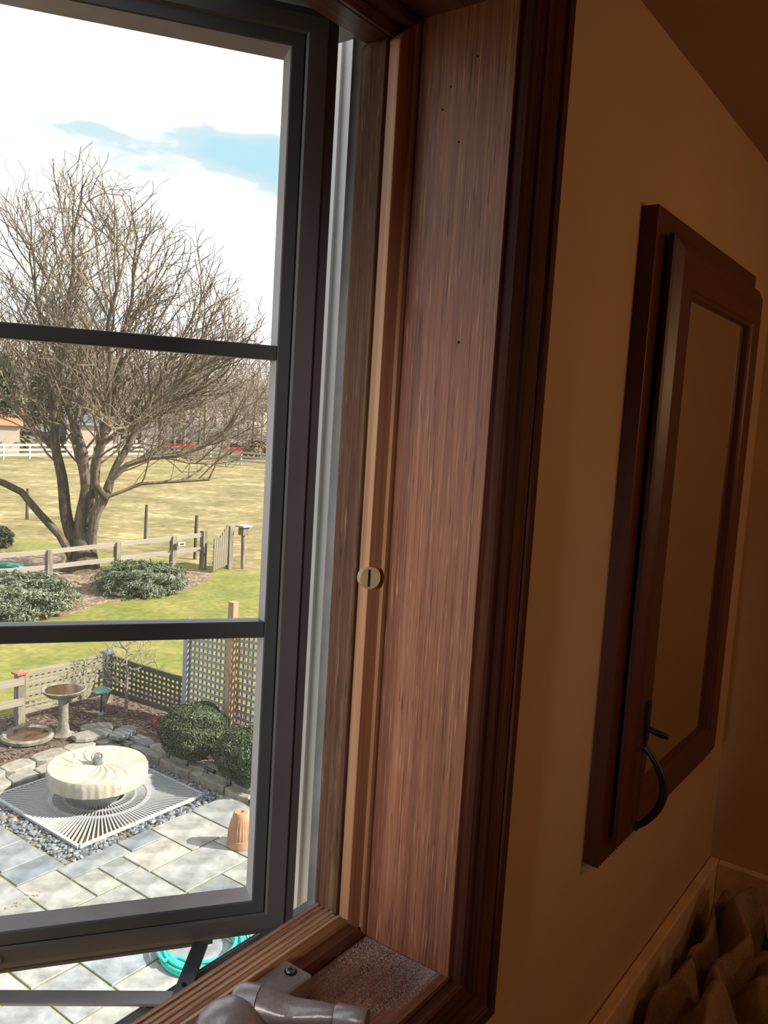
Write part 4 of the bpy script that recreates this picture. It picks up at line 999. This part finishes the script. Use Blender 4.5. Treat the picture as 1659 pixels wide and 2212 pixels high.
big, small = tree_mesh(nodes, par, .0092, 2.55, .10, FLOOR)
tr = thing('bare_tree', 'large leafless multi stemmed tree behind the rail fence', 'tree', (BX.x, BX.y, 0))
tk = big.build('trunk', 'bark', tr, smooth=True)
small.build('branches', 'bark_pale', tr, smooth=False)
MB().lathe([(.72, -.05), (.56, .08), (.48, .30), (.42, .60), (.34, .90), (.22, 1.15), (.10, 1.35), (.01, 1.45)], (BX.x+TU.x*.24, BX.y+TU.y*.24, 0), 28, lambda i, t, q: q*(1+.10*math.sin(5*t+1)*(1-i/6)+.05*math.sin(9*t))).build('root_flare', 'bark', tr, smooth=True)

# bare sapling and red twig shrub on the bed
def little(name, label, cat, c, stems, h, spread, mat, rt, n=150, tw=2, sprig=.18, upb=.4):
    nodes, par = [], []
    for k in range(stems):
        a = 2*PI*k/stems+.4; p0 = np.array([c[0]+(.02*math.cos(a) if stems > 1 else 0), c[1]+(.02*math.sin(a) if stems > 1 else 0), c[2]-.02])
        for i in range(6):
            t = i/5; q = p0+np.array([spread*.35*t*math.cos(a)*(stems > 1), spread*.35*t*math.sin(a)*(stems > 1), h*.45*t]); nodes.append(q); par.append(len(nodes)-2 if i else -1)
    at = [np.array([c[0]+spread*random.uniform(-1, 1)*s_, c[1]+spread*random.uniform(-1, 1)*s_, c[2]+h*z]) for z, s_ in ((lambda z: (z, .35+.75*math.sin(PI*min(1, (z-.3)/.75))))(random.uniform(.38, 1)) for _ in range(n))]
    nodes, par = colonise(nodes, par, at, h*.05, h*.6, h*.05, 60, .15)
    nodes, par = twigs(nodes, par, tw, sprig, upb)
    b1, s1 = tree_mesh(nodes, par, rt, 2.4, 9)
    t_ = thing(name, label, cat, (c[0], c[1], c[2])); s1.build('branches', mat, t_)
    return t_
little('sapling', 'slender leafless sapling in the mulch in front of dark lattice', 'tree', (8.47, 10.94, .10), 1, 1.28, .42, 'sapling_bark', .0032, 130)
little('red_twig_shrub', 'reddish bare twiggy shrub against the lattice screen at the sash edge', 'shrub', (8.62, 8.42, .10), 4, 1.65, .16, 'red_twig', .0045, 26, 1, .3, .9)

# ------------------------------------------------------------------ far scenery
def far_tree_mesh(seed, h, wd, n):
    random.seed(seed); nodes = [np.array([0, 0, z], float) for z in np.linspace(0, h*.42, 7)]; par = [i-1 for i in range(7)]
    at = []
    while len(at) < n:
        p = np.array([random.uniform(-1, 1), random.uniform(-1, 1), random.uniform(-1, 1)])
        if (p**2).sum() < 1: at.append(p*np.array([wd, wd, h*.38])+np.array([0, 0, h*.62]))
    nodes, par = colonise(nodes, par, at, h*.05, h*.5, h*.055, 40, .2)
    nodes, par = twigs(nodes, par, 3, h*.13, .5)
    b1, s1 = tree_mesh(nodes, par, .024, 2.6, 99)
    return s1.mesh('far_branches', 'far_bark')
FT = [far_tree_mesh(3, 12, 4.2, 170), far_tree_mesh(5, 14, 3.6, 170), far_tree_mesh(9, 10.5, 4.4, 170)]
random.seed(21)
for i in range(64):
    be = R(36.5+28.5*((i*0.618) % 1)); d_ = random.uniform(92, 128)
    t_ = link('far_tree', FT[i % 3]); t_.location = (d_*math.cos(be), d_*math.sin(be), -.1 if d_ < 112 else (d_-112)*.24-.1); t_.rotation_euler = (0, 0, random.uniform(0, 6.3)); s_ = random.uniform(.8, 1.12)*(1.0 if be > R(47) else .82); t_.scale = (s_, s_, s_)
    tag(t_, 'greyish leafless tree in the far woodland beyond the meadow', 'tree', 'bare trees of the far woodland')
def conifer(label, x_, y_, h, rd):
    t_ = thing('conifer', label, 'tree', (x_, y_, -.05))
    MB().tube([(x_, y_, -.1), (x_, y_, h*.95)], [.22, .04], 8).build('trunk', 'bark', t_)
    V = []; F_ = []
    k = 5200; z = RNG.random(k)**.8*h*.93+h*.07; a = RNG.random(k)*6.283; q = rd*(1-z/h)*(.45+.6*RNG.random(k))*(1+.2*np.sin(z*5)); 
    P_ = np.stack([x_+q*np.cos(a), y_+q*np.sin(a), z-.15*q], 1); d_ = np.stack([np.cos(a), np.sin(a), -.35+.3*RNG.normal(size=k)], 1); sdv = np.stack([-np.sin(a), np.cos(a), .4*RNG.normal(size=k)], 1)
    L = (.3+.35*RNG.random(k))[:, None]
    V = np.stack([P_-sdv*L*.28, P_+d_*L, P_+sdv*L*.28], 1).reshape(-1, 3).tolist()
    mb = MB(); mb.v = V; mb.f = [(3*i, 3*i+1, 3*i+2) for i in range(k)]; mb.build('foliage', 'conifer_leaf', t_)['kind'] = 'stuff'
for lb, be, d_, h, rd in (('tall green conifer beyond the far barns at the left edge', 60.6, 90, 9.5, 3.0), ('tall green conifer behind the far grey shed', 58.4, 96, 10.5, 3.2)):
    conifer(lb, d_*math.cos(R(be)), d_*math.sin(R(be)), h, rd)
# white board fence
WP = [(30, 66.3), (35.4, 67.4), (40.9, 68.6), (45.8, 69.6), (54.8, 70.6), (58.1, 64.3), (60.2, 57.6), (61.5, 50)]
wfn = thing('board_fence', 'long white board fence along the far side of the meadow', 'fence', (45, 69, 0))
for (a, b_) in zip(WP[:-1], WP[1:]):
    a, b_ = Vector((*a, 0)), Vector((*b_, 0)); L = (b_-a).length; k = max(2, int(L/2.4)); d_ = (b_-a).normalized(); n_ = Vector((d_.y, -d_.x, 0))
    for z in (.35, .78, 1.2): slat('fence_rail', a+Vector((0, 0, z)), b_+Vector((0, 0, z)), .19, .05, 'white_fence', wfn, n_)
    for j in range(k): p = a.lerp(b_, j/k); o = link('fence_post', unit('white_fence'), wfn); o.matrix_basis = Matrix.Translation((p.x+.06, p.y+.06, .63)) @ Matrix.Diagonal((.14, .14, 1.4, 1))
# low buildings beyond the fence
def building(label, c, w, dp_, hw, hr, rz, wall, roof, wins):
    t_ = thing('outbuilding', label, 'building', (c[0], c[1], 0), rz)
    MB().box(-w/2, w/2, -dp_/2, dp_/2, -.1, hw).build('wall', wall, t_, local=True)
    o = .3; MB().add([(-w/2-o, -dp_/2-o, hw-.1), (w/2+o, -dp_/2-o, hw-.1), (w/2+o, dp_/2+o, hw-.1), (-w/2-o, dp_/2+o, hw-.1), (-w/2-o, 0, hw+hr), (w/2+o, 0, hw+hr)], [(0, 1, 5, 4), (2, 3, 4, 5), (0, 4, 3), (1, 2, 5), (0, 3, 2, 1)]).build('roof', roof, t_, local=True)
    for x_, ww, z0, z1, m_ in wins:
        f_ = MB().box(x_-ww/2, x_+ww/2, -dp_/2-.04, -dp_/2+.01, z0, z1).build('window' if z0 > .3 else 'door', m_, t_, local=True)
    return t_
building('cream barn with orange roof at the left edge of the meadow', (42.2, 79.5), 7.0, 6, 2.7, 1.7, R(-29), 'barn_wall', 'barn_roof_orange', ((-1.5, .9, 1.0, 1.9, 'car_glass'), (1.2, 1.5, 0, 2.1, 'white_fence')))
building('dark grey long shed between the far barns', (50.0, 81.0), 8.2, 5, 2.1, .9, R(-31), 'barn_roof_grey', 'barn_roof_grey', ((-2, 1.2, 0, 1.8, 'car_glass'), (1.2, 1.8, .6, 1.6, 'car_glass')))
building('pale pink low building seen between the tree stems', (53.0, 77.5), 4.6, 4, 3.0, .9, R(-33), 'barn_wall_pink', 'barn_roof_grey', ((1, .8, 1.1, 2, 'car_glass'),))
def car(label, c, rz, body, L=4.2, group=None):
    t_ = thing('car', label, 'car', (c[0], c[1], 0), rz)
    hw = .85
    pr = [(-L/2, .35), (-L/2, .80), (-L/2+.12, .92), (L/2-1.1, .98), (L/2-.1, .82), (L/2, .7), (L/2, .35)]
    def ext(pr, y0, y1): 
        n = len(pr); return MB().add([(x, y0, z) for x, z in pr]+[(x, y1, z) for x, z in pr], [tuple(range(n)), tuple(range(2*n-1, n-1, -1))]+[(i, n+i, n+(i+1) % n, (i+1) % n) for i in range(n)])
    ext(pr, -hw, hw).build('body', body, t_, local=True, bevel=.06)
    cb = ext([(-L/2+.3, .9), (-L/2+.75, 1.40), (L/2-1.9, 1.42), (L/2-1.15, .94)], -hw+.1, hw-.1).build('cabin', 'car_glass', t_, local=True, bevel=.03)
    ext([(-L/2+.72, 1.385), (-L/2+.76, 1.44), (L/2-1.92, 1.46), (L/2-1.86, 1.40)], -hw+.08, hw-.08).build('roof', body, t_, local=True)
    for x_ in (-L/2+.8, L/2-.85):
        for y_ in (-hw+.02, hw-.02): disc(MB(), (x_, y_, .33), Vector((0, 1, 0)), .33, .2, 16).build('wheel', 'tyre', t_, local=True)
    return t_
car('red car parked beyond the white fence near the middle', (68.0, 80.3), R(-38), 'car_red', 3.9)
car('lower red car parked near the right sash edge', (71.3, 74.2), R(-42), 'car_red', 3.6)
car('white car parked far beyond the fence', (66.6, 88.0), R(-35), 'car_white', 4.0)
shrub('straw_bush', 'rounded straw coloured bush near the far right red car', 'shrub', (69.2, 69.0, .95), (1.35, 1.2, 1.0), 2500, .16, .5, 'straw_leaf', 'straw_leaf', lump2, shell=.75, k=.8)
